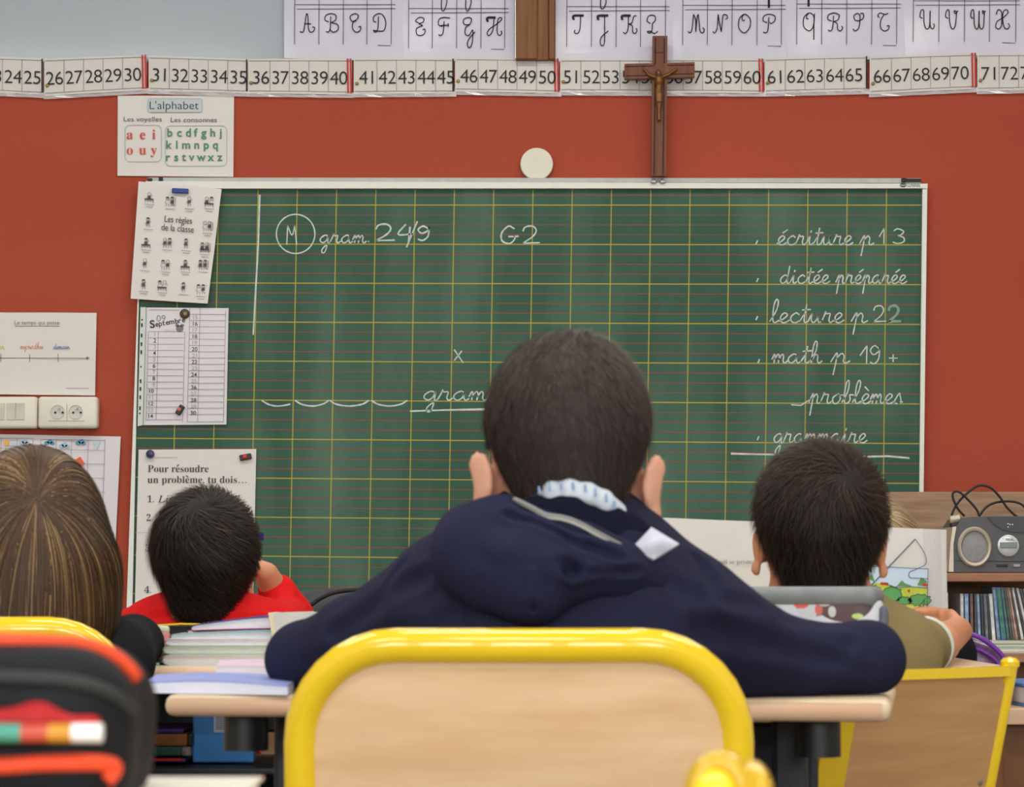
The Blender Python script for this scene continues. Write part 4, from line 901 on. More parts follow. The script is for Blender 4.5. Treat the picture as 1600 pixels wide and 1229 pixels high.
o = bx(xl - .022, xl + .002, YF + .33, YF + .385, 0, zt).build('post', mat('orange_oak_post', (186, 124, 52), 0.5, 0.3, scale=8, stretch=(8, 8, 1), rgb2=(204, 144, 66)), cab); o['label'] = 'orange oak post'

# stereo
XS = lambda px: P(px, 900, YF + .02).x
ZS = lambda py: P(0, py, YF + .02).z
ste = thing('stereo', 'dark grey portable stereo with round speaker on the wooden shelf', 'stereo', (XS(1570), YF + .02, z1))
M_st = mat('dark_grey_stereo', (84, 84, 86), 0.45, 0.4, var=0.04); M_silver = mat('champagne_silver', (196, 186, 166), 0.35, 0.5, metal=0.2); M_silv2 = mat('bright_silver', (206, 208, 210), 0.25, 0.5, metal=0.3)
fr = [(1490, 893.5), (1492, 850), (1497, 822), (1506, 808.5), (1520, 807), (1560, 806), (1640, 806), (1690, 808), (1702, 822), (1707, 893.5)]
yfr = YF + .03
mb = MB().prism([(XS(x), yfr, ZS(y)) for x, y in fr], (0, .2, 0)); mb.build('body', M_st, ste, auto=.5)
MB().prism([(XS(x), yfr - .006, ZS(y)) for x, y in [(1483, 893), (1486, 850), (1490, 823), (1496, 822), (1491, 850), (1490.5, 893)]], (0, .2, 0)).build('side_trim', M_silver, ste)
MB().tube([(XS(1489), yfr + .02, ZS(811)), (XS(1504), yfr + .02, ZS(808.5))], .009, 14).build('handle_pivot', M_silver, ste, auto=.7)
MB().prism([(XS(x), yfr - .004, ZS(y)) for x, y in [(1545, 807), (1553, 816), (1562, 824), (1574, 829), (1590, 831), (1625, 831), (1640, 824), (1655, 807)]], (0, .01, 0)).build('top_recess', mat('stereo_recess', (66, 66, 70), 0.4, 0.4), ste)
ctr = Vector((XS(1524), yfr, ZS(854)))
def oval(prof, c_, sx_, sz_, n=40):
    mb_ = MB().lathe(prof, (0, 0, 0), (0, -1, 0), n); mb_.v = [(c_[0] + v[0] * sx_, c_[1] + v[1], c_[2] + v[2] * sz_) for v in mb_.v]; return mb_
oval([(.0325, 0), (.0425, 0), (.0425, .008), (.039, .012), (.0345, .010), (.0325, .002)], ctr, .95, 1.13).build('speaker_ring', M_silver, ste, auto=.8)
oval([(.0345, 0), (.034, .003), (.028, .0036), (.016, .0046), (.008, .0056), (.001, .006)], ctr - Vector((0, .001, 0)), .95, 1.13).build('speaker_cone', mat('grey_speaker_mesh', (140, 140, 140), 0.5, 0.4, scale=300, var=.15), ste, smooth=True)
c_ = Vector((XS(1577), yfr, ZS(852)))
o = MB().lathe([(.0255, 0), (.0255, .004), (.022, .006), (.001, .0062)], c_, (0, -1, 0), 40).build('display_disc', M_silv2, ste, auto=.8)
MB().box(c_ + Vector((0, -.007, .001)), (.041, .003, .014), .001).build('screen', mat('grey_screen', (104, 112, 110), 0.15, 0.5), o)
PS = Plane((0, yfr - .0068, 0), (0, -1, 0))
text_px(MB(), 'AKAI', 1571, 844, 3.4, PS, .0003, 1583).build('brand_text', flat((70, 70, 74)), o)
MB().box((XS(1567), yfr - .001, ZS(883)), (.026, .004, .006), .001).build('card_slot', M_blackpl, ste)
MB().box((XS(1590), yfr - .001, ZS(883)), (.016, .004, .007), .001).build('usb_port', mat('port_grey', (150, 150, 152), .3, .5), ste)
strokes_px([[(1492, 876), (1700, 878)]], 1.0, Plane((0, yfr - .0005, 0), (0, -1, 0)), 0).build('seam', flat((50, 50, 54)), ste)
mb = MB()
for x, y in ((1577, 818), (1580, 819), (1584, 819), (1577, 823)): mb.box((XS(x), yfr - .0045, ZS(y)), (.003, .002, .003), .0005)
mb.build('symbols', flat((216, 216, 220)), ste)
cab_path = catmull([P(x, y, YF + .1) for x, y in [(1485, 833), (1487, 805), (1497, 785), (1515, 767), (1531, 758), (1548, 762), (1562, 776), (1573, 792), (1585, 804), (1590, 806.5)]], 6)
cb = MB().tube(cab_path, .0028, 8)
cb.tube(catmull([P(x, y, YF + .09) for x, y in [(1507, 806), (1497, 795), (1489, 778), (1490, 769), (1500, 769), (1515, 783), (1526, 796), (1530, 806)]], 6), .0028, 8)
cb.tube(catmull([P(x, y, YF + .11) for x, y in [(1530, 806), (1540, 793), (1555, 785), (1580, 783), (1598, 789), (1606, 803), (1610, 808)]], 6), .0028, 8)
tag(cb.build('power_cord', mat('black_rubber_cable', (30, 28, 28), .4, .4), smooth=True), 'black power cord looped on top of the grey stereo', 'cord')

# discs on the lower shelf
xcur = 1486.0
specs = [(1486, 1492, (196, 196, 196), 0), (1492.5, 1500, (120, 150, 190), 0), (1501, 1507, (96, 70, 66), 0), (1507.5, 1513, (58, 54, 54), 0), (1513.5, 1519, (110, 140, 168), 1), (1519.5, 1524, (40, 40, 44), 1), (1524.5, 1531, (86, 90, 96), 1.2),
         (1531.5, 1535, (36, 36, 40), 2), (1535.5, 1542, (206, 206, 204), 2.2), (1542.5, 1549, (104, 126, 150), 3), (1549.5, 1558, (60, 116, 176), 3.6), (1558.5, 1563, (70, 92, 92), 4), (1563.5, 1568, (50, 70, 66), 4.4), (1568.5, 1572, (96, 78, 70), 5), (1572.5, 1576, (150, 120, 100), 5.2), (1576.5, 1580, (52, 48, 48), 5.6), (1580.5, 1585, (196, 194, 192), 6.4), (1586, 1590, (44, 44, 46), 7), (1591, 1596, (204, 202, 200), 8), (1597, 1602, (70, 66, 66), 8.4), (1603, 1608, (120, 110, 120), 8.8)]
names = ['pale grey', 'light blue', 'dull maroon', 'dark brown', 'steel blue', 'black', 'mid grey', 'thin black', 'wide white', 'slate blue', 'bright blue and green', 'grey green', 'dark green', 'brown', 'tan', 'brown black', 'white leaning', 'narrow black leaning', 'last white leaning', 'dark grey', 'mauve grey']
zb_ = z2 + .001
for (xa_, xb_, rgb, lean_), nm in zip(specs, names):
    x0_, x1_ = P(xa_, 960, YF + .06).x, P(xb_, 960, YF + .06).x; w_ = max(.0075, (x1_ - x0_) * .92); xc_ = (x0_ + x1_) / 2 + .02
    base = zb_ + (0.03 if xb_ > 1548 else .014); hgt = .125
    t = thing('disc_case', '%s spine of a disc case standing on the lower shelf' % nm, 'disc case', (xc_, YF + .12, base), 'disc cases on the shelf')
    R_ = Matrix.Rotation(-math.radians(lean_ * 1.6), 3, 'Y'); up = R_ @ Vector((0, 0, 1))
    MB().box(Vector((xc_, YF + .12, base)) + up * hgt / 2, (w_, .14, hgt), .001, R_).build('case', mat('disc_%d_%d_%d' % rgb, rgb, .2, .5, var=.12, scale=40), t)
    MB().box(Vector((xc_, YF + .0495, base)) + up * hgt / 2, (w_ * .6, .002, hgt * .9), .0005, R_).build('spine_label', mat('disc_label_%d_%d_%d' % rgb, tuple(min(255, int(v * 1.25 + 8)) for v in rgb) if nm != 'bright blue and green' else (64, 140, 92), .3, .4, var=.4, scale=60), t)
def slab(name, label, cat, x0, x1, y0, y1, z0_, z1_, rgb, group=None, edge=None):
    t_ = thing(name, label, cat, ((x0 + x1) / 2, (y0 + y1) / 2, z0_), group); th = z1_ - z0_
    bx(x0 + .002, x1 - .002, y0 + .001, y1 - .002, z0_ + th * .12, z1_ - th * .12).build('pages', mat('page_edges', (222, 220, 212), .8, .2, scale=300, var=.08), t_)
    mb_ = MB().box(((x0 + x1) / 2, (y0 + y1) / 2, z0_ + th * .06), (x1 - x0, y1 - y0, th * .12)).box(((x0 + x1) / 2, (y0 + y1) / 2, z1_ - th * .06), (x1 - x0, y1 - y0, th * .12)); mb_.build('cover', mat('cover_%d_%d_%d' % rgb, rgb, .4, .4), t_); return t_
bx1 = P(1625, 960, YF).x
slab('book', 'grey white book lying flat under the discs', 'book', P(1480, 1000, YF).x, bx1 + .1, YF + .02, YF + .26, z2, z2 + .0125, (206, 206, 204))
slab('magazine', 'green-edged magazine lying on the flat white book at the right', 'magazine', P(1549, 985, YF).x, bx1 + .06, YF + .025, YF + .25, z2 + .0128, z2 + .021, (150, 190, 130))
slab('magazine', 'crumpled cream magazine under the leaning discs', 'magazine', P(1551, 985, YF).x, bx1 + .05, YF + .03, YF + .24, z2 + .0213, z2 + .0298, (206, 200, 176))
x0_ = P(1478.5, 960, YF - .02).x
t = thing('book', 'narrow red and white book spine left of the discs', 'book', (x0_ + .006, YF + .1, z2 + .0128)); bx(x0_, x0_ + .0105, YF + .01, YF + .17, z2 + .0128, z2 + .10).build('red_cover', mat('red_book', (186, 50, 56), .4, .4), t); bx(x0_, x0_ + .0105, YF + .01, YF + .17, z2 + .10, z2 + .142).build('white_top', mat('book_white', (214, 206, 204), .5, .3), t)

# low table with the purple pouch and a blue book
ZL = 0.53
lt = thing('low_table', 'low wooden table behind the angled yellow chair at the right edge', 'table', (P(1640, 1100, 4.5).x, 4.5, 0)); lx0, lx1 = P(1508, 1100, 4.3).x, P(1508, 1100, 4.3).x + .8
bx(lx0, lx1, 4.3, 4.9, ZL - .028, ZL).build('tabletop', M_deskedge, lt)
for x in (lx0 + .05, lx1 - .05):
    for y in (4.35, 4.85): bx(x - .02, x + .02, y - .02, y + .02, 0, ZL - .028).build('leg', mat('brown_leg', (132, 82, 40), .5, .3), lt)
bx(lx0 + .05, lx1 - .05, 4.34, 4.36, ZL - .17, ZL - .028).build('apron', mat('brown_apron', (120, 78, 44), .5, .3), lt)
slab('book', 'blue book on the low table at the right edge', 'book', P(1585, 1090, 4.42).x, P(1585, 1090, 4.42).x + .2, 4.34, 4.6, ZL, ZL + .04, (70, 130, 190))
pou = thing('pencil_pouch', 'see-through purple zip pouch standing beside the black-sleeved child', 'pouch', P(1530, 1050, 4.42))
M_pp = mat('purple_glitter_plastic', (110, 74, 116), .25, .5, var=.35, scale=180); M_pz = mat('purple_piping', (122, 58, 168), .4, .4)
s = SDF(); pc = lambda x, y, Y=4.45: P(x, y, Y)
for a, b in [((1500, 1075), (1560, 1075)), ((1505, 1040), (1560, 1050)), ((1500, 1012), (1535, 1022))]: s.cap(pc(*a), pc(*b), .026, .024, k=.03)
soft('body', s, .005, M_pp, pou, clip=lambda g: ZL + .001 - g[..., 2])
MB().tube(catmull([pc(x, y, 4.418) for x, y in [(1490, 995), (1510, 990), (1530, 995), (1550, 1008), (1566, 1024), (1573, 1040)]], 5), .0045, 10).tube(catmull([pc(x, y, 4.416) for x, y in [(1495, 1012), (1515, 1011), (1535, 1017), (1555, 1030), (1565, 1045)]], 5), .0028, 10).build('zip_piping', M_pz, pou, smooth=True)
s = SDF(); 
for a, b in [((1500, 1003), (1530, 1006)), ((1530, 1006), (1556, 1024))]: s.cap(pc(*a), pc(*b), .012, .010, k=.02)
soft('clear_window', s, .004, mat('grey_clear_vinyl', (170, 160, 176), .2, .5), pou)

# ------------------------------------------------------------------ things on the stacked-notebook desk
def nb(label, px0, px1, y0, y1, z0_, z1_, rgb, curl=0.0, Y0=3.33, edge=(226, 224, 226), grp='stacked notebooks'):
    """a soft exercise book whose spine curls up a little"""
    X0, X1 = P(px0, 1000, Y0).x, P(px1, 1000, Y0).x; t_ = thing('notebook', label, 'notebook', ((X0 + X1) / 2, Y0 + .1, z0_), grp); th = z1_ - z0_; n = 18
    def surf(k0, k1, ins=0.0):
        vs_ = []; fs_ = []
        for i in range(n + 1):
            u = (i / n) ** 2.2; x = X0 + ins + (X1 - X0 - 2 * ins) * u; rnd = math.sqrt(max(0, 1 - max(0, 1 - u * (X1 - X0) / (th * .75 + .001)) ** 2)); lift_ = curl * math.sin(math.pi * min(1, u * .9)) ** 1.2
            mid = z0_ + th * .5
            for y in (Y0 + ins, Y0 + .2):
                for k_ in (k0, k1): vs_.append((x, y, mid + (k_ - .5) * th * rnd + lift_ * (.3 + .7 * k_)))
        for i in range(n):
            a = 4 * i; b = a + 4; fs_ += [(a, b, b + 1, a + 1), (a + 2, a + 3, b + 3, b + 2), (a + 1, b + 1, b + 3, a + 3), (a, a + 2, b + 2, b)]
        fs_ += [(0, 1, 3, 2), (4 * n, 4 * n + 2, 4 * n + 3, 4 * n + 1)]; return vs_, fs_
    v_, f_ = surf(.1, .88, .0015); mesh_obj('pages', v_, f_, mat('pages_%d_%d_%d' % edge, edge, .8, .2, scale=260, stretch=(.3, .3, 6), var=.1), t_)
    mb_ = MB(); a = surf(0, .1); mb_.add(*a); a = surf(.88, 1); mb_.add(*a); mb_.build('cover', mat('cover_%d_%d_%d' % rgb, rgb, .35, .4), t_); return t_
px2z = lambda y, Y=3.33: P(0, y, Y).z
nb('thick white exercise book at the bottom of the stack', 253, 520, 0, 0, ZD, px2z(1022), (206, 204, 200), edge=(214, 212, 212))
nb('pale green edged book, second from the bottom of the stack', 254, 525, 0, 0, px2z(1021.5), px2z(1008.5), (168, 206, 160), edge=(206, 210, 202))
nb('white exercise book, third from the bottom of the stack', 257, 530, 0, 0, px2z(1008), px2z(997), (226, 222, 226), edge=(226, 222, 226))
nb('thin green backed notebook in the middle of the stack', 265, 530, 0, 0, px2z(1000), px2z(990), (150, 186, 172), curl=.004, Y0=3.34, edge=(206, 212, 214))
nb('thin red covered notebook under the blue one in the stack', 291, 545, 0, 0, px2z(991), px2z(984.5), (206, 60, 60), curl=.003, Y0=3.35)
nb('blue and violet notebook curling on top of the stack', 297, 545, 0, 0, px2z(988), px2z(976), (62, 58, 130), curl=.012, Y0=3.35, edge=(228, 226, 236))
# glue stick / eraser block, teal notebook, white box, black pouch
er = thing('eraser', 'pink and white eraser standing left of the notebook stack', 'eraser', P(245, 1030, 3.36)); Xe = P(245, 1000, 3.36).x
MB().box((Xe, 3.38, (ZD + .004 + px2z(985, 3.36)) / 2), (.029, .018, px2z(985, 3.36) - ZD - .004), .006, seg=3).build('pink_sleeve', mat('pink_rubber', (222, 138, 140), .6, .3), er, auto=.8)
MB().box((Xe + .0005, 3.38, (px2z(990, 3.36) + px2z(977.5, 3.36)) / 2), (.0265, .016, px2z(977.5, 3.36) - px2z(990, 3.36)), .004, seg=3).build('white_tip', mat('white_rubber', (220, 216, 192), .6, .3), er, auto=.8)
slab('notebook', 'thin teal notebook under the pink eraser', 'notebook', P(215, 1000, 3.33).x, P(251, 1000, 3.33).x, 3.33, 3.45, ZD, ZD + .004, (86, 176, 150))
wb = thing('paper_box', 'small open cream card box beside the navy sleeve', 'box', P(455, 1010, 3.05 + .35)); Xb0, Xb1 = P(419, 980, 3.32).x, P(490, 980, 3.32).x
zc0, zc1 = px2z(990, 3.32), px2z(957, 3.32)
MB().prism([(Xb0, 3.32, zc1), (Xb0 + .012, 3.32, ZD), (Xb1, 3.32, ZD), (Xb1, 3.32, zc1 + .002)], (0, .008, 0)).build('front_flap', mat('white_card', (206, 204, 200), .6, .3), wb)
MB().prism([(Xb0, 3.319, zc1), (Xb0 + .012, 3.319, ZD), (Xb0 + .018, 3.319, ZD), (Xb0 + .006, 3.319, zc1)], (0, .1, 0)).build('side_flap', mat('cream_card_edge', (226, 214, 180), .6, .3), wb)
MB().prism([(Xb1 - .006, 3.329, zc1), (Xb1 - .006, 3.329, ZD), (Xb1, 3.329, ZD), (Xb1, 3.329, zc1)], (0, .1, 0)).build('side_flap', mat('cream_card_edge', (226, 214, 180), .6, .3), wb)
bp = thing('pencil_case', 'flat black pencil case with thin yellow piping behind the eraser', 'pencil case', P(262, 1000, 3.6)); Xp0, Xp1 = P(222, 980, 3.55).x, P(345, 980, 3.55).x; zp = px2z(974.5, 3.55)
MB().box(((Xp0 + Xp1) / 2, 3.58, (ZD + zp) / 2), (Xp1 - Xp0, .06, zp - ZD), .008, seg=3).build('body', mat('black_nylon', (28, 28, 30), .6, .3), bp, auto=.8)
MB().tube([(Xp0 + .004, 3.549, zp - .003), ((Xp0 + Xp1) / 2, 3.548, zp), (Xp1 - .004, 3.549, zp - .001)], .0014, 8).build('yellow_piping', M_yel, bp)
# under the shelf top of that desk
zs = ZD - .134; Yu = 3.36
def us(name, label, cat, px0, px1, py0, py1, rgb, dep=.15, nm='body', Y=Yu, **k):
    t_ = thing(name, label, cat, P((px0 + px1) / 2, py1, Y)); X0, X1 = P(px0, 0, Y).x, P(px1, 0, Y).x; za, zb2 = max(zs, P(0, py1, Y).z), P(0, py0, Y).z
    bx(X0, X1, Y, Y + dep, za, zb2).build(nm, mat('us_%d_%d_%d' % rgb, rgb, .45, .35, **k), t_); return t_, X0, X1, za, zb2
t, a0, a1, b0, b1 = us('book', 'dark blue book at the bottom of the pile under the desk', 'book', 190, 302, 1184, 1191, (40, 62, 110)); bx(a0 - .001, a1 - .004, Yu - .002, Yu, b1 - .0035, b1).build('red_edge', mat('red_edge', (206, 44, 40), .5, .3), t)
t, a0, a1, b0, b1 = us('pencil_tin', 'dark green tin with a grey end under the desk', 'tin', 190, 296, 1166, 1181, (30, 70, 58)); bx(a1 - .0005, a1 + .012, Yu, Yu + .1, b0, b1).build('grey_end', mat('patterned_end', (120, 112, 112), .5, .3, var=.6, scale=200), t)
t, a0, a1, b0, b1 = us('pencil_tin', 'brown pencil box above the green tin under the desk', 'box', 190, 304, 1146, 1165.5, (128, 74, 26), var=.25, scale=30); bx(a1, a1 + .007, Yu, Yu + .1, b0, b1).build('dark_end', M_blackpl, t)
us('notebook', 'purple notebook on top of the brown pencil box under the desk', 'notebook', 190, 298, 1138, 1145.5, (48, 34, 104))
t, a0, a1, b0, b1 = us('folder', 'bright blue folder with a barcode label under the desk', 'folder', 312, 406, 1112, 1191, (58, 132, 204), dep=.03, Y=3.38)
p_ = Plane((0, 3.38 - .0005, 0), (0, -1, 0))
o = poly_px([[(334, 1112), (366, 1112), (366, 1144), (334, 1144)]], p_, .0002).build('barcode_label', flat((206, 212, 224)), t)
strokes_px([[(337, y), (364, y)] for y in np.arange(1115, 1141, 2.6)], 1.0, p_, .0006).build('barcode', flat((60, 66, 84)), o)

# ------------------------------------------------------------------ things on the navy boy's desk
Rz = Matrix.Rotation(RZ, 3, 'Z')
def on_desk(px, py, dz=0.0):
    d = ray(px, py); o_ = Vector((0, 0, EYE)); return o_ + d * ((ZD + dz - EYE) / d.z)
def soft_nb(name, label, px_front, px_back, z0_, z1f, z1b, rgb_top, rgb_edge):
    """an exercise book lying at an angle: four floor corners given by two front and two back pixels"""
    t_ = thing(name, label, 'notebook', ((px_front[0] + px_front[1]) / 2).to_tuple()); fl, fr_ = px_front; bl_, br_ = px_back; n = 10; vs_ = []; fs_ = []
    t_.location.z = z0_
    for i in range(n + 1):
        u = i / n; f = fl.lerp(fr_, u); b_ = bl_.lerp(br_, u); hh = z1f + (z1b - z1f) * math.sin(math.pi * min(1, .15 + u * .8))
        vs_ += [(f.x, f.y, z0_), (f.x, f.y, hh), (b_.x, b_.y, hh + .002), (b_.x, b_.y, z0_)]
    for i in range(n): a = 4 * i; b_ = a + 4; fs_ += [(a, b_, b_ + 1, a + 1), (a + 1, b_ + 1, b_ + 2, a + 2), (a + 2, b_ + 2, b_ + 3, a + 3), (a, a + 3, b_ + 3, b_)]
    fs_ += [(0, 1, 2, 3), (4 * n, 4 * n + 3, 4 * n + 2, 4 * n + 1)]
    mesh_obj('pages', vs_, fs_, mat('e_%d_%d_%d' % rgb_edge, rgb_edge, .7, .2, scale=200, stretch=(.2, .2, 5), var=.06), t_)
    vs2 = []; fs2 = []
    for i in range(n + 1): k = 4 * i; a, b_ = Vector(vs_[k + 1]), Vector(vs_[k + 2]); vs2 += [a + Vector((0, -.001, 0)), b_, b_ + Vector((0, 0, .0015)), a + Vector((0, -.001, .0015))]
    for i in range(n): a = 4 * i; b_ = a + 4; fs2 += [(a, a + 1, b_ + 1, b_), (a + 3, b_ + 3, b_ + 2, a + 2), (a, b_, b_ + 3, a + 3), (a + 1, a + 2, b_ + 2, b_ + 1)]
    fs2 += [(0, 3, 2, 1), (4 * n, 4 * n + 1, 4 * n + 2, 4 * n + 3)]
    mesh_obj('cover', vs2, fs2, mat('cv_%d_%d_%d' % rgb_top, rgb_top, .35, .4), t_); return t_
g = lambda px, Y: Vector((P(px, 1000, Y).x, Y, ZD))
soft_nb('notebook', 'pale blue exercise book beside the left elbow on the front desk', (g(228, 2.47), g(450, 2.42)), (g(245, 2.62), g(470, 2.60)), ZD + .0005, px2z(1071, 2.47), px2z(1063, 2.47), (152, 166, 226), (222, 224, 240))
soft_nb('notebook', 'pinkish white notebook behind the pale blue exercise book', (g(338, 2.64), g(450, 2.63)), (g(345, 2.78), g(470, 2.78)), ZD + .0005, px2z(1043, 2.64), px2z(1041, 2.64), (232, 206, 222), (228, 222, 228))
soft_nb('notebook', 'open white notebook under the right forearm beside the chair post', (g(1000, 2.42), g(1195, 2.40)), (g(1000, 2.6), g(1215, 2.58)), ZD + .0005, ZD + .004, ZD + .006, (222, 226, 236), (222, 224, 232))
# printed pencil case at the far side of the desk
pcs = thing('pencil_case', 'printed pencil case with a grey zip in front of the dark-haired boy at right', 'pencil case', P(1290, 1040, 2.74))
s = SDF(); L_, R_ = P(1165, 985, 2.74), P(1352, 985, 2.70); hz = (P(0, 918, 2.72).z - ZD - .002) / 2
ang = math.atan2(R_.y - L_.y, R_.x - L_.x); RB = np.array(Matrix.Rotation(ang, 3, 'Z')); cpos = (L_ + R_) / 2; cpos.z = ZD + .001 + hz
s.rbox(cpos, ((R_ - L_).length / 2 + .02, .032, hz), .026, RB)
vs, fs = s.mesh(.003)
me = mat('printed_case_fabric', (214, 214, 222), .5, .3, var=.02); nn = me.node_tree.nodes; ll = me.node_tree.links; b = nn['Principled BSDF']
t3 = nn.new('ShaderNodeTexCoord'); sp3 = nn.new('ShaderNodeSeparateXYZ'); ll.new(t3.outputs['Object'], sp3.inputs[0])
def band(sock, lo_, hi_):
    a = nn.new('ShaderNodeMath'); a.operation = 'GREATER_THAN'; a.inputs[1].default_value = lo_; ll.new(sock, a.inputs[0])
    c = nn.new('ShaderNodeMath'); c.operation = 'LESS_THAN'; c.inputs[1].default_value = hi_; ll.new(sock, c.inputs[0])
    d = nn.new('ShaderNodeMath'); d.operation = 'MULTIPLY'; ll.new(a.outputs[0], d.inputs[0]); ll.new(c.outputs[0], d.inputs[1]); return d.outputs[0]
def blob(cx, cz, rx, rz):
    x = nn.new('ShaderNodeMath'); x.operation = 'SUBTRACT'; x.inputs[1].default_value = cx; ll.new(sp3.outputs[0], x.inputs[0])
    x2 = nn.new('ShaderNodeMath'); x2.operation = 'DIVIDE'; x2.inputs[1].default_value = rx; ll.new(x.outputs[0], x2.inputs[0])
    z = nn.new('ShaderNodeMath'); z.operation = 'SUBTRACT'; z.inputs[1].default_value = cz; ll.new(sp3.outputs[2], z.inputs[0])
    z2_ = nn.new('ShaderNodeMath'); z2_.operation = 'DIVIDE'; z2_.inputs[1].default_value = rz; ll.new(z.outputs[0], z2_.inputs[0])
    p1 = nn.new('ShaderNodeMath'); p1.operation = 'MULTIPLY'; ll.new(x2.outputs[0], p1.inputs[0]); ll.new(x2.outputs[0], p1.inputs[1])
    p2 = nn.new('ShaderNodeMath'); p2.operation = 'MULTIPLY_ADD'; ll.new(z2_.outputs[0], p2.inputs[0]); ll.new(z2_.outputs[0], p2.inputs[1]); ll.new(p1.outputs[0], p2.inputs[2])
    lt_ = nn.new('ShaderNodeMath'); lt_.operation = 'LESS_THAN'; lt_.inputs[1].default_value = 1.0; ll.new(p2.outputs[0], lt_.inputs[0]); return lt_.outputs[0]
prev = b.inputs['Base Color'].links[0].from_socket
zc = hz; org = pcs.location
def lx_(px): return P(px, 950, 2.69).x - org.x
def lz_(py): return P(0, py, 2.69).z - org.z
for fac, colr in [(blob(lx_(1316), lz_(930), .034, .028), (96, 74, 76)), (blob(lx_(1270), lz_(945), .018, .012), (104, 80, 80)), (blob(lx_(1262), lz_(953), .011, .009), (206, 206, 212)), (blob(lx_(1252), lz_(943), .008, .005), (226, 104, 86)), (blob(lx_(1278), lz_(952), .004, .006), (214, 110, 100)), (blob(lx_(1287), lz_(938), .008, .006), (206, 206, 206)), (blob(lx_(1298), lz_(955), .004, .006), (200, 202, 196)), (blob(lx_(1358), lz_(977), .010, .006), (160, 206, 60)), (blob(lx_(1336), lz_(962), .006, .003), (190, 214, 120))]:
    x = nn.new('ShaderNodeMix'); x.data_type = 'RGBA'; ll.new(fac, x.inputs[0]); ll.new(prev, x.inputs[6]); x.inputs[7].default_value = lin(colr); prev = x.outputs[2]
ll.new(prev, b.inputs['Base Color'])
mesh_obj('body', vs, fs, me, pcs, smooth=True)
s = SDF(); s.rbox(cpos + Vector((0, 0, hz - .008)), ((R_ - L_).length / 2 + .017, .035, .0105), .010, RB); soft('zip_band', s, .0025, mat('grey_zip_band', (128, 132, 132), .5, .3, scale=40, var=.1), pcs)
zp_ = P(1381, 962, 2.68)
s = SDF(); s.ell(zp_, (.0055, .004, .012), k=.004).ell(P(1379, 978, 2.68), (.004, .004, .008), k=.004).cap(P(1372, 950, 2.69), P(1380, 955, 2.68), .003, k=.003); soft('zip_pull', s, .0016, mat('grey_zip_pull', (92, 94, 104), .45, .4), pcs)

# ------------------------------------------------------------------ nearest desk: black pencil case, pencil, white notebook, yellow sharpener
cz = ZD + .0005; near = thing('pencil_case', 'large black pencil case with orange piping and red lining at the lower left', 'pencil case', P(100, 1150, 1.14))
near.location.z = cz
Yc = 1.14; pz = lambda x, y, Y=1.075: P(x, y, Y)
s = SDF(); M_nyl = mat('black_nylon_case', (20, 22, 26), .7, .2, var=.2, scale=25, bump=.2, bscale=300)
xr_ = P(221, 1100, Yc).x; xl_ = xr_ - .26
RT = np.array(Matrix.Rotation(.065, 3, 'Y')); s.rbox((xr_ - .131, Yc, cz + .0445), (.132, .066, .041), .030, RT); s.rbox((xr_ - .131, Yc - .006, cz + .0445), (.1325, .052, .037), .028, RT, k=.004)


# the open mouth of the zip
fs_case = SDF(); fs_case.p = list(s.p)
s.cap((xr_ - .026, Yc - .074, cz + .043), (xl_, Yc - .076, cz + .046), .010, .014, k=.006, sub=True)
soft('body', s, .0022, M_nyl, near, rip=(.0008, 90, 3), clip=lambda g: cz - g[..., 2])
s = SDF(); s.cap((xr_ - .012, Yc - .060, cz + .0455), (xr_ - .035, Yc - .0615, cz + .0475), .005, .0075, k=.008).cap((xr_ - .035, Yc - .0615, cz + .0475), (xr_ - .07, Yc - .0615, cz + .0455), .0075, .0072, k=.008).cap((xr_ - .07, Yc - .0615, cz + .0460), (xl_ + .02, Yc - .0615, cz + .0480), .0075, .0085, k=.008)
soft('red_lining', s, .002, mat('red_lining_fabric', (172, 28, 30), .6, .3, var=.15, scale=20), near, rip=(.0016, 110, 5))
M_or = mat('orange_piping', (226, 76, 40), .5, .3)
def on_case(pts):
    X = np.array([tuple(p) for p in pts])
    for _ in range(6): X = X - grad(fs_case.ev, X) * (fs_case.ev(X) - .001)[:, None]
    return [Vector(x) for x in X]
MB().tube(on_case(catmull([(xl_ + .01, Yc - .045, cz + .0835), (xl_ + .10, Yc - .045, cz + .084), (xr_ - .09, Yc - .044, cz + .082), (xr_ - .05, Yc - .040, cz + .080), (xr_ - .022, Yc - .026, cz + .076), (xr_ - .004, Yc - .012, cz + .062)], 6)), .0036, 12).build('orange_piping', M_or, near, smooth=True)
MB().tube(on_case(catmull([(xl_ + .0, Yc - .068, cz + .0275), (xl_ + .10, Yc - .0685, cz + .0262), (xr_ - .06, Yc - .068, cz + .0285), (xr_ - .03, Yc - .066, cz + .0300), (xr_ - .008, Yc - .064, cz + .0295), (xr_ - .001, Yc - .054, cz + .027), (xr_ - .004, Yc - .058, cz + .021)], 6)), .0037, 12).build('orange_piping', M_or, near, smooth=True)
MB().tube([(xr_ - .002, Yc - .035, cz + .033), (xr_ - .006, Yc - .042, cz + .024)], .003, 8).build('zip_pull', mat('zip_metal', (150, 146, 140), .35, .5, metal=.6), near)
MB().tube(on_case(catmull([(xl_, Yc - .066, cz + .0715), (xl_ + .1, Yc - .066, cz + .071), (xr_ - .05, Yc - .066, cz + .068), (xr_ - .02, Yc - .06, cz + .063), (xr_ - .002, Yc - .04, cz + .05)], 6)), .0032, 10).build('zip_band', mat('grey_zip_tape', (44, 46, 46), .6, .3), near, smooth=True)
pen = thing('pencil', 'teal pencil with a gold band and white end in the open black case', 'pencil', P(80, 1142, 1.07)); py_ = Yc - .074
A = Vector((xr_ - .024, py_, cz + .0432)); 
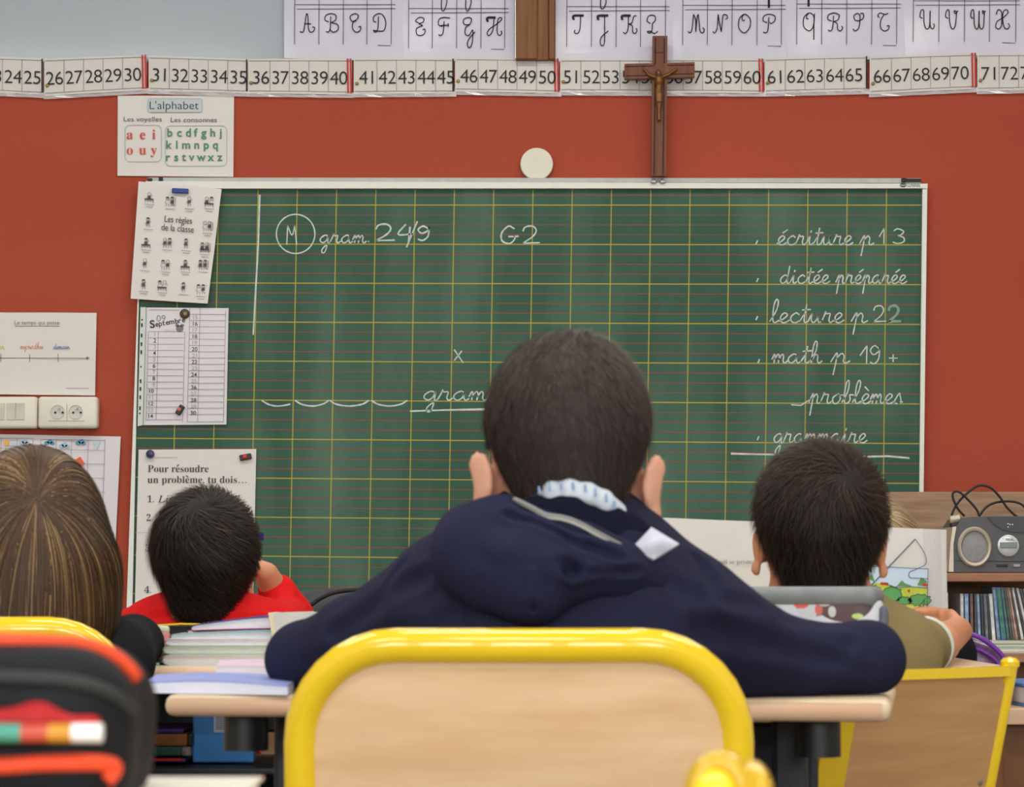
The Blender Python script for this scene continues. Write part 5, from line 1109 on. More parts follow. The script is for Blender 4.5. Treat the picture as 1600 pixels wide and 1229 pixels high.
def seg(a, b, m_, nm): MB().tube([Vector((P(a, 1140, py_).x, py_, A.z)), Vector((P(b, 1140, py_).x, py_, A.z))], .0041, 12).build(nm, m_, pen, auto=.7)
seg(-40, 34, mat('teal_paint', (66, 150, 130), .3, .5), 'shaft'); seg(34, 76, mat('red_paint', (186, 70, 50), .3, .5), 'band'); seg(76, 113, mat('gold_ferrule', (196, 136, 34), .3, .5), 'ferrule'); seg(113, 160, mat('white_end', (232, 232, 232), .4, .4), 'end_cap')
slab('notebook', 'cream white notebook on the nearest desk at the bottom edge', 'notebook', P(195, 1220, 1.225).x, P(408, 1220, 1.225).x, 1.10, 1.235, ZD + .0003, P(0, 1213, 1.235).z, (232, 228, 212))
for o_ in bpy.data.objects:
    if o_.get('label', '').startswith('cream white notebook'): o_.location.y += 0.0
ys = thing('pencil_sharpener', 'glossy yellow plastic pencil sharpener at the bottom edge before the chair', 'sharpener', P(1135, 1228, 1.16)); ys.location.z = ZD
M_ycl = mat('yellow_clear_plastic', (236, 196, 50), .12, .5, trans=.35, var=.03); M_yin = mat('yellow_plastic', (250, 214, 40), .2, .5, coat=.4)
q = lambda x, y, Y=1.16: P(x, y, Y)
s = SDF(); s.ell(q(1124, 1240), (.0165, .015, .0205), k=.006); s.ell(q(1124, 1242, 1.138), (.0125, .018, .0165), k=.004, sub=True)
soft('clear_cover', s, .0012, M_ycl, ys, clip=lambda g: ZD + .0003 - g[..., 2])
s = SDF(); s.ell(q(1176, 1243), (.0095, .013, .0165), k=.006).ell(q(1188, 1246, 1.15), (.005, .010, .012), k=.006); soft('side_grip', s, .0014, M_ycl, ys, clip=lambda g: ZD + .0003 - g[..., 2])
s = SDF(); s.ell(q(1116, 1243, 1.155), (.011, .010, .0135), k=.006); soft('inner_block', s, .0014, M_yin, ys, clip=lambda g: ZD + .0003 - g[..., 2])

# ------------------------------------------------------------------ open picture book
YBk = 3.72
bk = thing('picture_book', 'open picture book with a riverside drawing standing on the right-hand desk', 'book', (P(1240, 1000, YBk).x, YBk + .01, ZD)); PB = Plane((0, YBk, 0), (0, -1, 0))
M_page = mat('book_page', (206, 206, 202), .6, .25, var=.02)
def page(name, x0, x1, yt0, yt1, bulge, m_, off=0.0, yb_=None):
    vs_ = []; fs_ = []; n = 16
    for i in range(n + 1):
        u = i / n; x = x0 + (x1 - x0) * u; o_ = off + bulge(u); top = PB.at(x, yt0 + (yt1 - yt0) * u, o_); bot = Vector((top.x, top.y, ZD + .001))
        vs_ += [top, bot, bot + Vector((0, .006 + bulge(u) * .9, 0)), top + Vector((0, .006 + bulge(u) * .9, 0))]
    for i in range(n): a = 4 * i; b_ = a + 4; fs_ += [(a, b_, b_ + 1, a + 1), (a + 3, a + 2, b_ + 2, b_ + 3), (a, a + 3, b_ + 3, b_), (a + 1, b_ + 1, b_ + 2, a + 2)]
    fs_ += [(0, 1, 2, 3), (4 * n, 4 * n + 3, 4 * n + 2, 4 * n + 1)]
    return mesh_obj(name, vs_, fs_, m_, bk, auto=.6)
page('left_pages', 1000, 1203, 809, 815, lambda u: .004 * math.sin(math.pi * u) + .001, M_page)
page('right_pages', 1205, 1442, 816, 826, lambda u: .004 * math.sin(math.pi * u) + .001, M_page)
page('fore_edge', 1442, 1479, 826, 829, lambda u: .001 - .012 * u * u, mat('page_fore_edge', (198, 197, 196), .7, .2, scale=200, stretch=(6, 1, .2), var=.06))
cv = page('cover', 994, 1482, 806, 827, lambda u: 0.0, mat('pale_book_cover', (206, 204, 190), .5, .3), off=-.018)
o_ = .0062; mb = text_px(MB(), SER('ureuil se promè'), 1110, 881, 8, PB, o_, 1178, thin=-.016); text_px(mb, SER('ll'), 1050, 853, 9, PB, o_, 1057, thin=-.016); text_px(mb, SER('t'), 1129, 896, 8, PB, o_, 1132, thin=-.016); mb.build('page_text', flat((128, 126, 124)), bk)
pic = bk
def pp(name, polys, rgb, d): poly_px(polys, PB, .0056 + d).build(name, flat(rgb), bk)
xL = 1330
pp('sky', [[(xL, 883), (1449, 888.5), (1447, 925), (xL, 925)]], (186, 206, 226), 0)
pp('meadow', [[(xL, 915), (1350, 912), (1380, 910), (1400, 918), (1420, 916), (1448, 918), (1447, 958), (xL, 958)]], (176, 190, 74), .0002)
pp('trees', [[(1355, 903), (1362, 896), (1366, 909)], [(1400, 916), (1408, 906), (1413, 911), (1424, 915)], [(1432, 914), (1438, 902), (1447, 907), (1447, 916)]], (88, 140, 84), .0004)
rnd = random.Random(3)
def bush(cx, cy, rx, ry): return [(cx + rx * (1 + .12 * math.sin(i * 2.9)) * math.cos(2 * math.pi * i / 22), cy + ry * (1 + .12 * math.sin(i * 2.9)) * math.sin(2 * math.pi * i / 22)) for i in range(22)]
BU = [bush(1393, 928, 15, 12), bush(1436, 937, 18, 9), bush(1362, 922, 13, 8), bush(1412, 938, 12, 6)]
pp('bushes', BU, (92, 156, 94), .0004)
pp('pale_grass', [[(1355, 930), (1372, 936), (1395, 943), (1420, 946), (1446, 944), (1446, 956), (1400, 954), (1360, 944)]], (206, 200, 104), .0006)
pp('bank', [[(1385, 946), (1400, 952), (1447, 955), (1446, 966), (1420, 964), (1400, 962), (1386, 954)]], (196, 118, 54), .0008)
pp('river', [[(1378, 950), (1395, 958), (1410, 963), (1446, 966), (1444, 992), (1400, 990), (1375, 975)]], (180, 212, 232), .0007)
pp('red_roofs', [[(1352, 900), (1357, 898), (1358, 912), (1350, 911)], [(1375, 909), (1387, 910), (1387, 914), (1375, 913)], [(1440, 911), (1448, 912), (1448, 916), (1440, 915)], [(1416, 922), (1421, 920), (1420, 926)]], (196, 54, 46), .0009)
ol = [q_ + [q_[0]] for q_ in BU]; ol += [[(xL, 883), (1449, 888.5), (1446, 990)], [(1350, 925), (1429, 842)], [(p.x, p.y) for p in catmull([(1429, 842), (1440, 858), (1446, 872), (1444, 882), (1430, 889), (1420, 894), (1421, 902), (1438, 903), (1449, 904)], 6)], [(1416, 972), (1445, 934)], [(p.x, p.y) for p in catmull([(1443, 936), (1441, 960), (1441, 975), (1446, 988)], 5)]]
ol += [[(1385, 946), (1400, 952), (1447, 955)], [(1378, 950), (1395, 958), (1410, 963), (1446, 966)], [(1380, 910), (1400, 918), (1420, 916), (1448, 918)]]
strokes_px(ol, 1.0, PB, .0068).build('ink_outlines', flat((62, 66, 74)), bk)
strokes_px([[(1350, 925), (1429, 842)]], 2.0, PB, .0069).build('fishing_rod', flat((96, 102, 120)), bk)
# dark school bag behind the red-shirted boy, below the board
bag = thing('school_bag', 'dark grey school bag in front of the blackboard beyond the red sleeve', 'bag', P(480, 1040, 4.75)); bag.location.z = .45
s = SDF(); s.rbox(P(455, 1010, 4.8), (.17, .1, .105), .07); s.ell(P(540, 975, 4.75), (.09, .08, .06), k=.05)
soft('body', s, .008, mat('dark_grey_bag', (62, 62, 64), .7, .3, var=.15, scale=30), bag, rip=(.004, 30, 2))
MB().tube(catmull([P(x, y, 4.66) for x, y in [(486, 945), (500, 935), (520, 926), (545, 922), (565, 921)]], 5), .004, 8).build('strap', mat('black_strap', (30, 30, 32), .6, .3), bag, smooth=True)
bst = thing('stool', 'low dark stool under the grey school bag', 'stool', (P(480, 1000, 4.8).x, 4.8, 0)); zq = P(455, 1010, 4.8).z - .105
bx(P(480, 0, 4.8).x - .2, P(480, 0, 4.8).x + .2, 4.65, 4.95, zq - .03, zq + .001).build('seat', M_darksteel, bst)
for dx in (-.17, .17):
    for dy in (4.68, 4.92): bx(P(480, 0, 4.8).x + dx - .015, P(480, 0, 4.8).x + dx + .015, dy - .015, dy + .015, 0, zq - .03).build('leg', M_darksteel, bst)
bag.location.z = wloc(bag).z

rb = thing('school_bag', 'red school bag with thin yellow edging under the notebook desk', 'bag', (P(295, 1200, 3.47).x, 3.5, 0)); s = SDF()
Xr0, Xr1 = P(215, 0, 3.44).x, P(368, 0, 3.44).x; s.rbox(((Xr0 + Xr1) / 2, 3.5, .245), ((Xr1 - Xr0) / 2, .07, .243), .035)
soft('body', s, .006, mat('red_bag_nylon', (176, 24, 26), .7, .25, var=.2, scale=14), rb, rip=(.004, 28, 12))
MB().tube([(Xr1 - .006, 3.435, .46), (Xr1 - .001, 3.432, .30), (Xr1 - .003, 3.435, .06)], .003, 8).build('yellow_edging', M_yel, rb)
# ------------------------------------------------------------------ people
M_skin = mat('warm_skin', (222, 164, 136), .5, .35, var=.05, scale=25); M_skin2 = mat('tan_skin', (206, 142, 106), .5, .35, var=.05, scale=25); M_ear = M_skin
M_eye = mat('eye_white', (230, 228, 224), .2, .5); M_iris = mat('brown_iris', (60, 40, 28), .2, .5); M_lip = mat('lips', (186, 102, 92), .5, .3)
def lerp(a, b, t): return Vector(a) * (1 - t) + Vector(b) * t
def frame(yaw=0.0, pitch=0.0, roll=0.0):
    """columns: right, forward, up; yaw turns to the left, pitch nods down, roll tilts to the right"""
    return Matrix.Rotation(yaw, 3, 'Z') @ Matrix.Rotation(-pitch, 3, 'X') @ Matrix.Rotation(roll, 3, 'Y')
def head_sdf(s, c, R, k=1.0, ear=1.0, earz=-.028, earl=1.0):
    c = Vector(c); L = lambda x, y, z: c + R @ Vector((x * k, y * k, z * k)); RN = np.array(R)
    s.ell(L(0, 0, 0), (.073 * k, .092 * k, .083 * k), RN, k=.01)
    s.cap(L(0, -.045, -.025), L(0, -.03, -.085), .056 * k, .044 * k, k=.03)
    s.ell(L(0, .035, -.05), (.058 * k, .058 * k, .066 * k), RN, k=.03).ell(L(0, .066, -.098), (.024 * k, .020 * k, .017 * k), RN, k=.03)
    for sg in (-1, 1):
        s.ell(L(.036 * sg, .068, -.052), (.022 * k, .018 * k, .02 * k), RN, k=.02)
        s.ell(L(.031 * sg, .098, -.018), (.017 * k, .012 * k, .011 * k), RN, k=.008, sub=True)
        RE = np.array(R @ Matrix.Rotation(-sg * .55, 3, 'Z') @ Matrix.Rotation(sg * .12, 3, 'Y'))
        er = ear * (earl if sg < 0 else 1.0); s.ell(L((.0795 - .02 * (1 - er)) * sg, -.010, earz + .006 * er), (.0065 * k * er, .021 * k * er, .0275 * k * er), RE, k=.005); s.ell(L(.070 * sg, .004, earz), (.0085 * k, .014 * k * er, .021 * k * er), RN, k=.009)
        s.ell(L(.0785 * sg, -.002, earz - .024), (.0065 * k * er, .010 * k * er, .012 * k * er), RE, k=.007)
        s.ell(L(.092 * sg, .004, earz + .002), (.006 * k, .012 * k, .018 * k), RE, k=.006, sub=True)
    s.cap(L(0, .092, -.022), L(0, .106, -.046), .007 * k, .0105 * k, k=.012); s.ell(L(.009, .098, -.05), (.007 * k, .008 * k, .006 * k), RN, k=.006).ell(L(-.009, .098, -.05), (.007 * k, .008 * k, .006 * k), RN, k=.006)
    s.ell(L(0, .088, -.073), (.02 * k, .010 * k, .005 * k), RN, k=.006).ell(L(0, .086, -.080), (.018 * k, .010 * k, .005 * k), RN, k=.006)
    return L
def hand_sdf(s, w, d, n, size=.9, curl=.45, ts=1, thumb=None):
    """wrist, direction of the fingers, palm normal; ts = side of the thumb"""
    w, d, n = Vector(w), Vector(d).normalized(), Vector(n); n = (n - d * n.dot(d)).normalized(); sd = d.cross(n) * ts; k = size
    R = np.array([[sd[i], d[i], n[i]] for i in range(3)])
    s.ell(w + d * .040 * k, (.034 * k, .046 * k, .014 * k), R, k=.01)
    for j, (off, ln, cu) in enumerate([(.025, .92, curl * .9), (.0085, 1.02, curl), (-.008, .96, curl * 1.1), (-.0235, .78, curl * 1.2)]):
        p = w + d * (.076 - .004 * abs(j - 1)) * k + sd * off * k; dd = d.copy(); rr = .0088 * k
        for m_, L_ in enumerate((.036, .024, .019)):
            a = cu * (0.7 + .5 * m_); dd = (dd * math.cos(a) + n * math.sin(a)); e_ = p + dd.normalized() * L_ * k * ln
            nn_ = (n * math.cos(a) - dd * math.sin(a)); n2 = dd.normalized()
            s.cap(p, e_, rr, rr * .9, k=.004); p = e_; rr *= .9
            n = n
    td = Vector(thumb).normalized() if thumb is not None else (d * .75 + sd * .7 + n * .25).normalized()
    p = w + d * .022 * k + sd * .026 * k; e_ = p + td * .036 * k; s.cap(p, e_, .0115 * k, .010 * k, k=.008); e2 = e_ + (td * .9 + d * .3).normalized() * .028 * k; s.cap(e_, e2, .0098 * k, .0082 * k, k=.004)
def body_sdf(J, k=1.0):
    s = SDF(); R = J['R']; L = head_sdf(s, J['head'], R, J.get('hk', 1.0), J.get('ear', 1.0), J.get('earz', -.028), J.get('earl', 1.0))
    s.cap(L(0, -.022, -.07), J['neck'], .044 * k, .048 * k, k=.02)
    s.cap(J['neck'], J['chest'], .052, .09, k=.04).cap(J['chest'], J['pelvis'], .09, .092, k=.05)
    for sd in 'lr':
        s.cap(J['neck'], J['sh' + sd], .032, .033, k=.025).cap(J['sh' + sd], lerp(J['sh' + sd], J['el' + sd], .5) + J.get('dz' + sd, Vector()), .034, .024, k=.02).cap(lerp(J['sh' + sd], J['el' + sd], .5) + J.get('dz' + sd, Vector()), J['el' + sd], .024, .024, k=.02).cap(J['el' + sd], J['wr' + sd], .026, .0195, k=.012)
        h = J.get('hand' + sd, {}); d = h.get('d', Vector(J['wr' + sd]) - Vector(J['el' + sd])); hand_sdf(s, J['wr' + sd], d, h.get('n', (0, 0, -1)), h.get('size', .85), h.get('curl', .35), h.get('ts', 1 if sd == 'r' else -1), h.get('thumb'))
        pv = Vector(J['pelvis']); sg = 1 if sd == 'r' else -1; hip = pv + Vector((.075 * sg, .02, -.02)); kn = J.get('kn' + sd, hip + Vector((.03 * sg, .33, .02))); an = J.get('an' + sd, Vector((kn[0], kn[1] + .03, .075)))
        J['hip' + sd], J['kn' + sd], J['an' + sd] = hip, Vector(kn), Vector(an)
        s.cap(hip, kn, .068, .048, k=.03).cap(kn, an, .046, .032, k=.02).cap(an, Vector(an) + Vector((0, .10, -.04)), .03, .024, k=.02)
    return s, L
def face_parts(root, L, R, k=1.0):
    for sg in (-1, 1):
        e_ = SDF().ell(L(.031 * sg, .080, -.018), (.0115 * k,) * 3); o = soft('eye', e_, .002, M_eye, root); e_ = SDF().ell(L(.031 * sg, .0875, -.018), (.0055 * k, .0045 * k, .0055 * k), np.array(R)); soft('iris', e_, .0012, M_iris, o)
    s = SDF().cap(L(-.012, .0955, -.0765), L(.012, .0955, -.0765), .0032, .0032, k=.003); soft('lips', s, .0015, M_lip, root)
def trousers(root, J, m_, shoe=None):
    s = SDF(); pv = Vector(J['pelvis']); s.ell(pv + Vector((0, .01, -.005)), (.135, .105, .08), k=.03)
    for sd in 'lr': s.cap(J['hip' + sd], J['kn' + sd], .079, .060, k=.03).cap(J['kn' + sd], J['an' + sd] + Vector((0, 0, .01)), .058, .047, k=.03)
    soft('trousers', s, .007, m_, root, rip=(.002, 60, 5))
    for sd in 'lr':
        a = J['an' + sd]; s = SDF().cap(a + Vector((0, -.015, -.035)), a + Vector((0, .115, -.042)), .037, .031, k=.02).cap(a, a + Vector((0, .0, -.03)), .036, .036, k=.02)
        soft('shoe', s, .005, shoe or mat('dark_shoe', (44, 44, 50), .6, .3), root, clip=lambda g: .002 - g[..., 2])
def hair_frame(c, R):
    RN = np.array(R); c = np.array(tuple(c)); return lambda X: (X - c) @ RN, lambda q: c + q @ RN.T
def hairline(q, k=1.0, nape=-.078):
    y = q[..., 1] / k
    z = np.interp(y, [-.11, -.05, -.032, -.022, .012, .030, .046, .066, .2], [nape, nape, -.062, -.006, -.002, -.034, .02, .050, .056])
    return (z * k - q[..., 2])
def sphere_pts(n, seed):
    r = np.random.default_rng(seed); v = r.normal(size=(n, 3)); return v / np.linalg.norm(v, axis=1)[:, None]
def short_hair(root, name, c, R, k, m_, thick, n, length, width, crown, lift, grav, swirl, wig, seed, nape=-.078, fdir=0.0, nseg=4, dark=0.25, top=0.0, wide=0.0, tone=.12, spread=.2):
    to, fro = hair_frame(c, R); s = SDF(); t = thick; c = Vector(c); L = lambda x, y, z: c + R @ Vector((x * k, y * k, z * k)); RN = np.array(R)
    s.ell(L(0, 0, 0), ((.0735 + wide) * k + t, .0925 * k + t, (.0835 + top) * k + t), RN, k=.012)
    s.cap(L(0, -.045, -.025), L(0, -.03, -.085), .0565 * k + t, .0445 * k + t * .5, k=.03)
    vs, fs = s.mesh(.0032, clip=lambda g: hairline(to(g), k, nape) if True else 0)
    rr = np.random.default_rng(seed); pieces = [(vs, fs, np.full(len(vs), dark) + rr.uniform(-.1, .1, len(vs)))]
    U = sphere_pts(int(n * 2.2), seed) * np.array([.075 + wide, .094, .085 + top]) * k; U = U[(hairline(U, k, nape - .004) < 0)]
    low = sphere_pts(n // 2, seed + 5) * np.array([.055, .05, .05]) * k + np.array([0, -.04, -.05]) * k; low = low[(low[:, 1] < -.02) & (hairline(low, k, nape - .006) < 0)]
    U = np.concatenate([U[:n], low]); X = fro(U); f = s.ev; g = grad(f, X); X = X - g * f(X)[:, None]; g = grad(f, X); X = X - g * f(X)[:, None]
    cw = np.array(tuple(L(*crown))); d = X - cw; d /= np.linalg.norm(d, axis=1)[:, None] + 1e-6
    d = d + np.array(tuple(R @ Vector((fdir, 0, 0)))); d = d + np.cross(g, d) * swirl; d = d - g * np.sum(d * g, axis=1, keepdims=True); d /= np.linalg.norm(d, axis=1)[:, None] + 1e-6
    d = d + rr.normal(size=d.shape) * wig
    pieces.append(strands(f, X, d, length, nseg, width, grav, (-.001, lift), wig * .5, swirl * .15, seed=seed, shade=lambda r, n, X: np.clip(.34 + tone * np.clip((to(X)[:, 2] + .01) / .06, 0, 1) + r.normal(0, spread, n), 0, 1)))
    return hair_obj(name, pieces, m_, root)

# ---- the boy in the navy hoodie
M_navy = mat('navy_sweatshirt', (33, 34, 56), .9, .15, var=.08, scale=9, bump=.25, bscale=420)
M_navy2 = mat('navy_hood', (33, 34, 58), .9, .15, var=.08, scale=9, bump=.25, bscale=420)
M_darktr = mat('dark_trousers', (36, 40, 52), .8, .2, var=.1)
pb = thing('person', 'child with short brown hair in a navy hooded sweatshirt leaning on the desk', 'person', (P(870, 1000, 2.25).x, 2.25, 0))
YH = 2.37; R = frame(0.02, 0.16, .02); hd = P(887, 662, YH)
J = dict(R=R, head=hd, hk=1.04, ear=.98, earz=-.062, neck=P(884, 850, 2.37), chest=P(872, 985, 2.355), pelvis=Vector((P(866, 1000, 2.27).x, 2.265, .455)),
    shl=P(692, 948, 2.37), shr=P(1076, 972, 2.37), ell=P(470, 1030, 2.53), elr=P(1358, 1034, 2.44), wrl=Vector((P(690, 1000, 2.76).x, 2.74, ZD + .026)), wrr=Vector((P(1090, 1000, 2.74).x, 2.66, ZD + .028)))
J['dzr'] = Vector((0, 0, -.016)); J['ell'].z = max(J['ell'].z, ZD + .034); J['elr'].z = max(J['elr'].z, ZD + .036)
s, L = body_sdf(J); soft('body', s, .0042, M_skin, pb); face_parts(pb, L, R, 1.04)
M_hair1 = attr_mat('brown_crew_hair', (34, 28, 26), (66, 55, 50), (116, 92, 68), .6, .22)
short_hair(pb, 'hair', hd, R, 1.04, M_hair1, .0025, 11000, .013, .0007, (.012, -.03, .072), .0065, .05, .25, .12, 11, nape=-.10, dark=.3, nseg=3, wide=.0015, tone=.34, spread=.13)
s = SDF()
s.cap(P(884, 868, 2.36), P(872, 985, 2.36), .075, .105, k=.05).cap(P(800, 985, 2.35), P(945, 985, 2.35), .095, .095, k=.05).cap(P(872, 1000, 2.34), J['pelvis'] + Vector((0, 0, .02)), .115, .115, k=.06)
for sd, sg in (('l', -1), ('r', 1)):
    sh, el, wr = J['sh' + sd], J['el' + sd], J['wr' + sd]; dz = Vector((0, 0, -.014 if sg > 0 else 0))
    s.cap(P(884 + 40 * sg, 880, 2.365), sh, .052, .053, k=.05).cap(sh, lerp(sh, el, .30) + dz, .054, .043, k=.03).cap(lerp(sh, el, .25) + dz, lerp(sh, el, .6) + dz, .042, (.038 if sg < 0 else .031), k=.03).cap(lerp(sh, el, .6) + dz, el, (.039 if sg < 0 else .035), .034, k=.02).cap(el, lerp(el, wr, .5), .0325, .034, k=.015).cap(lerp(el, wr, .5), lerp(el, wr, .97), .034, .027, k=.015)
folds = [([P(660, 900, 2.30), P(590, 950, 2.36), P(520, 990, 2.42)], .010, .007), ([P(640, 990, 2.29), P(560, 1020, 2.38), P(490, 1050, 2.46)], .012, .008), ([P(1100, 870, 2.32), P(1135, 930, 2.30), P(1200, 940, 2.34)], .010, .010), ([P(1090, 980, 2.28), P(1200, 1010, 2.33), P(1320, 1030, 2.38)], .012, .009), ([P(1140, 930, 2.30), P(1240, 970, 2.34), P(1330, 1000, 2.39)], .009, .006), ([P(1180, 1060, 2.33), P(1280, 1070, 2.36), P(1360, 1060, 2.39)], .009, .007), ([P(720, 960, 2.25), P(640, 1000, 2.28)], .012, .006), ([P(1010, 900, 2.26), P(1100, 930, 2.28)], .012, .006), ([P(620, 880, 2.33), P(590, 915, 2.34)], .008, .006)]
soft('sweatshirt', s, .0042, M_navy, pb, folds=folds, rip=(.0016, 45, 8), clip=lambda g: np.where(g[..., 1] > 2.42, ZD + .0012 - g[..., 2], -1.0))
Ph = lambda x, y, Y: P(x, y, Y - .042)
# hood lying on the back
s = SDF()
ring = [(706, 872, 2.365, .024), (738, 846, 2.33, .031), (785, 838, 2.305, .0335), (845, 858, 2.288, .032), (905, 870, 2.288, .030), (960, 890, 2.30, .026), (1003, 902, 2.325, .020), (1032, 892, 2.36, .018)]
for a, b in zip(ring, ring[1:]): s.cap(Ph(*a[:3]), Ph(*b[:3]), a[3], b[3], k=.014)
s.cap(Ph(742, 872, 2.295), Ph(820, 908, 2.262), .040, .032, k=.022).cap(Ph(935, 890, 2.285), Ph(845, 910, 2.26), .022, .030, k=.022).cap(Ph(835, 880, 2.265), Ph(834, 928, 2.254), .034, .017, k=.02).cap(Ph(770, 905, 2.275), Ph(832, 930, 2.255), .025, .017, k=.02)
folds = [([Ph(735, 836, 2.29), Ph(790, 866, 2.25), Ph(850, 884, 2.24), Ph(930, 894, 2.24)], .0065, .011), ([Ph(742, 893, 2.26), Ph(830, 896, 2.235), Ph(920, 897, 2.24), Ph(1015, 892, 2.28)], .0045, .008), ([Ph(835, 893, 2.23), Ph(833, 955, 2.23)], .003, .006), ([Ph(712, 890, 2.33), Ph(760, 930, 2.27), Ph(815, 952, 2.25)], .006, .006), ([Ph(795, 800, 2.27), Ph(850, 826, 2.25), Ph(905, 846, 2.25), Ph(965, 874, 2.27)], .005, .007)]
soft('hood', s, .0028, M_navy2, pb, folds=folds, rip=(.0012, 60, 4))
s = SDF()
nk = [(770, 822, 2.36), (800, 812, 2.342), (838, 803, 2.328), (890, 796, 2.322), (946, 811, 2.334), (985, 832, 2.35), (1006, 846, 2.365)]
for a, b in zip(nk, nk[1:]):
    for dy, dY, r_ in ((0, -.004, .0150), (24, -.002, .017)): s.cap(Ph(a[0], a[1] + dy, a[2] + dY), Ph(b[0], b[1] + dy, b[2] + dY), r_, r_, k=.010)
soft('hood_neckline', s, .0025, mat('dark_navy_rib', (24, 25, 42), .9, .1, bump=.3, bscale=300), pb, folds=[([Ph(830, 822, 2.30), Ph(890, 822, 2.29), Ph(960, 846, 2.31)], .005, .005)])
MB().tube(catmull([Ph(803, 779, 2.287), Ph(830, 792, 2.276), Ph(853, 804, 2.268), Ph(880, 808, 2.264), Ph(905, 817, 2.264), Ph(940, 836, 2.268), Ph(988, 861, 2.286)], 5), .0021, 8).build('grey_seam', mat('grey_zip_seam', (134, 134, 128), .6, .3), pb, smooth=True)
MB().tube(catmull([Ph(806, 783, 2.286), Ph(832, 796, 2.2745), Ph(855, 808, 2.2665), Ph(880, 812, 2.2625), Ph(905, 821, 2.2625), Ph(940, 840, 2.2665), Ph(986, 865, 2.2845)], 5), .0011, 8).build('light_seam', mat('light_zip_seam', (186, 184, 172), .6, .3), pb, smooth=True)
PL = Plane(P(1022, 850, 2.262), (.15, -.9, .35))
sheet_px('hood_lining', [(1018, 823), (1061, 849), (1022, 873), (984, 859)], PL, 0, mat('pale_grey_lining', (206, 208, 222), .8, .2, var=.04), pb, nx=8, ny=8, warp=lambda u, v: .010 * math.sin(math.pi * u) * math.sin(math.pi * v), thick=.006)
mck = mat('checked_shirt_cotton', (206, 214, 222), .8, .2, var=.03)
s = SDF(); ck = [(824, 784, 2.372), (838, 768, 2.335), (862, 760, 2.318), (890, 758, 2.312), (920, 764, 2.312), (946, 776, 2.318), (968, 795, 2.335)]
for a, b in zip(ck, ck[1:]): s.cap(Ph(*a), Ph(*b), .0058, .0058, k=.004).cap(Ph(a[0], a[1] + 12, a[2]), Ph(b[0], b[1] + 12, b[2]), .006, .006, k=.006)
co = soft('shirt_collar', s, .002, mck, pb)
mb = MB()
for i, (x, y) in enumerate([(842, 762), (858, 757), (876, 755), (895, 755), (914, 758), (930, 764), (947, 773), (960, 784)]): mb.tube([Ph(x, y - 1.5, 2.302 + .00006 * (x - 890) ** 2 * .05), Ph(x + 1, y + 10, 2.303)], .0011, 6)
mb.build('blue_checks', mat('blue_check', (140, 166, 206), .8, .2), co)
trousers(pb, J, M_darktr)

# ---- the dark-haired boy at the right, olive T-shirt
po = thing('person', 'child with dark brown hair in an olive T-shirt holding up a picture book', 'person', (P(1290, 1000, 3.08).x, 3.05, 0))
R = frame(-.04, .06, .02); hd = P(1281, 800, 3.06)
hx = P(1478, 1006, 3.735)
J = dict(R=R, head=hd, hk=.99, ear=.76, earz=-.048, neck=P(1282, 948, 3.08), chest=P(1285, 1045, 3.09), pelvis=Vector((P(1285, 1000, 3.06).x, 3.04, .43)), shl=P(1165, 1010, 3.09), shr=P(1400, 1018, 3.09),
    ell=P(1120, 1090, 3.3), elr=P(1468, 1086, 3.30), wrl=P(1020, 1020, 3.66), wrr=P(1490, 1036, 3.62))
for e_ in ('ell', 'elr'): J[e_].z = max(J[e_].z, ZD + .03)
for e_ in ('wrl', 'wrr'): J[e_].z = max(J[e_].z, ZD + .026)
J['wrr'] = Vector((P(1498, 990, 3.63).x, 3.63, ZD + .040))
J['handr'] = dict(d=Vector((-.16, .95, .10)), n=Vector((-1, .0, 0)), curl=.55, ts=-1, size=.84, thumb=Vector((-.22, .42, .85)))
J['handl'] = dict(d=Vector((-.1, .35, .9)), n=Vector((1, .1, 0)), curl=.5, ts=1, size=.82)
s, L = body_sdf(J); soft('body', s, .0038, M_skin2, po); face_parts(po, L, R, .99)
M_hair2 = attr_mat('dark_brown_hair', (18, 12, 10), (38, 27, 21), (84, 60, 40), .55, .22)
short_hair(po, 'hair', hd, R, .99, M_hair2, .006, 9000, .030, .0009, (.02, -.07, .02), .010, .10, .35, .22, 21, nape=-.10, dark=.2, nseg=5, wide=.002, tone=.24)
M_olive = mat('olive_cotton', (138, 122, 82), .9, .15, var=.06, scale=14, bump=.2, bscale=300)
s = SDF(); s.cap(P(1283, 985, 3.09), P(1285, 1050, 3.09), .07, .098, k=.04).cap(P(1230, 1050, 3.08), P(1340, 1050, 3.08), .085, .085, k=.04).cap(P(1285, 1060, 3.08), J['pelvis'] + Vector((0, 0, .02)), .108, .112, k=.05)
for sd, sg in (('l', -1), ('r', 1)): sh, el = J['sh' + sd], J['el' + sd]; s.cap(P(1283 + 25 * sg, 990, 3.09), sh, .042, .044, k=.04).cap(sh, lerp(sh, el, .64), .044, .037, k=.03)
soft('t_shirt', s, .0045, M_olive, po, rip=(.0022, 50, 6), folds=[([P(1390, 985, 3.03), P(1440, 1020, 3.06), P(1475, 1050, 3.14)], .012, .006)])
sh, el = J['shr'], J['elr']; ax = (el - sh).normalized(); MB().lathe([(.038, 0), (.039, .003), (.038, .006)], lerp(sh, el, .635), ax, 28).build('sleeve_hem', mat('pale_hem', (206, 208, 196), .8, .2), po, smooth=True)
trousers(po, J, mat('dark_blue_jeans', (40, 48, 66), .8, .2, var=.1))

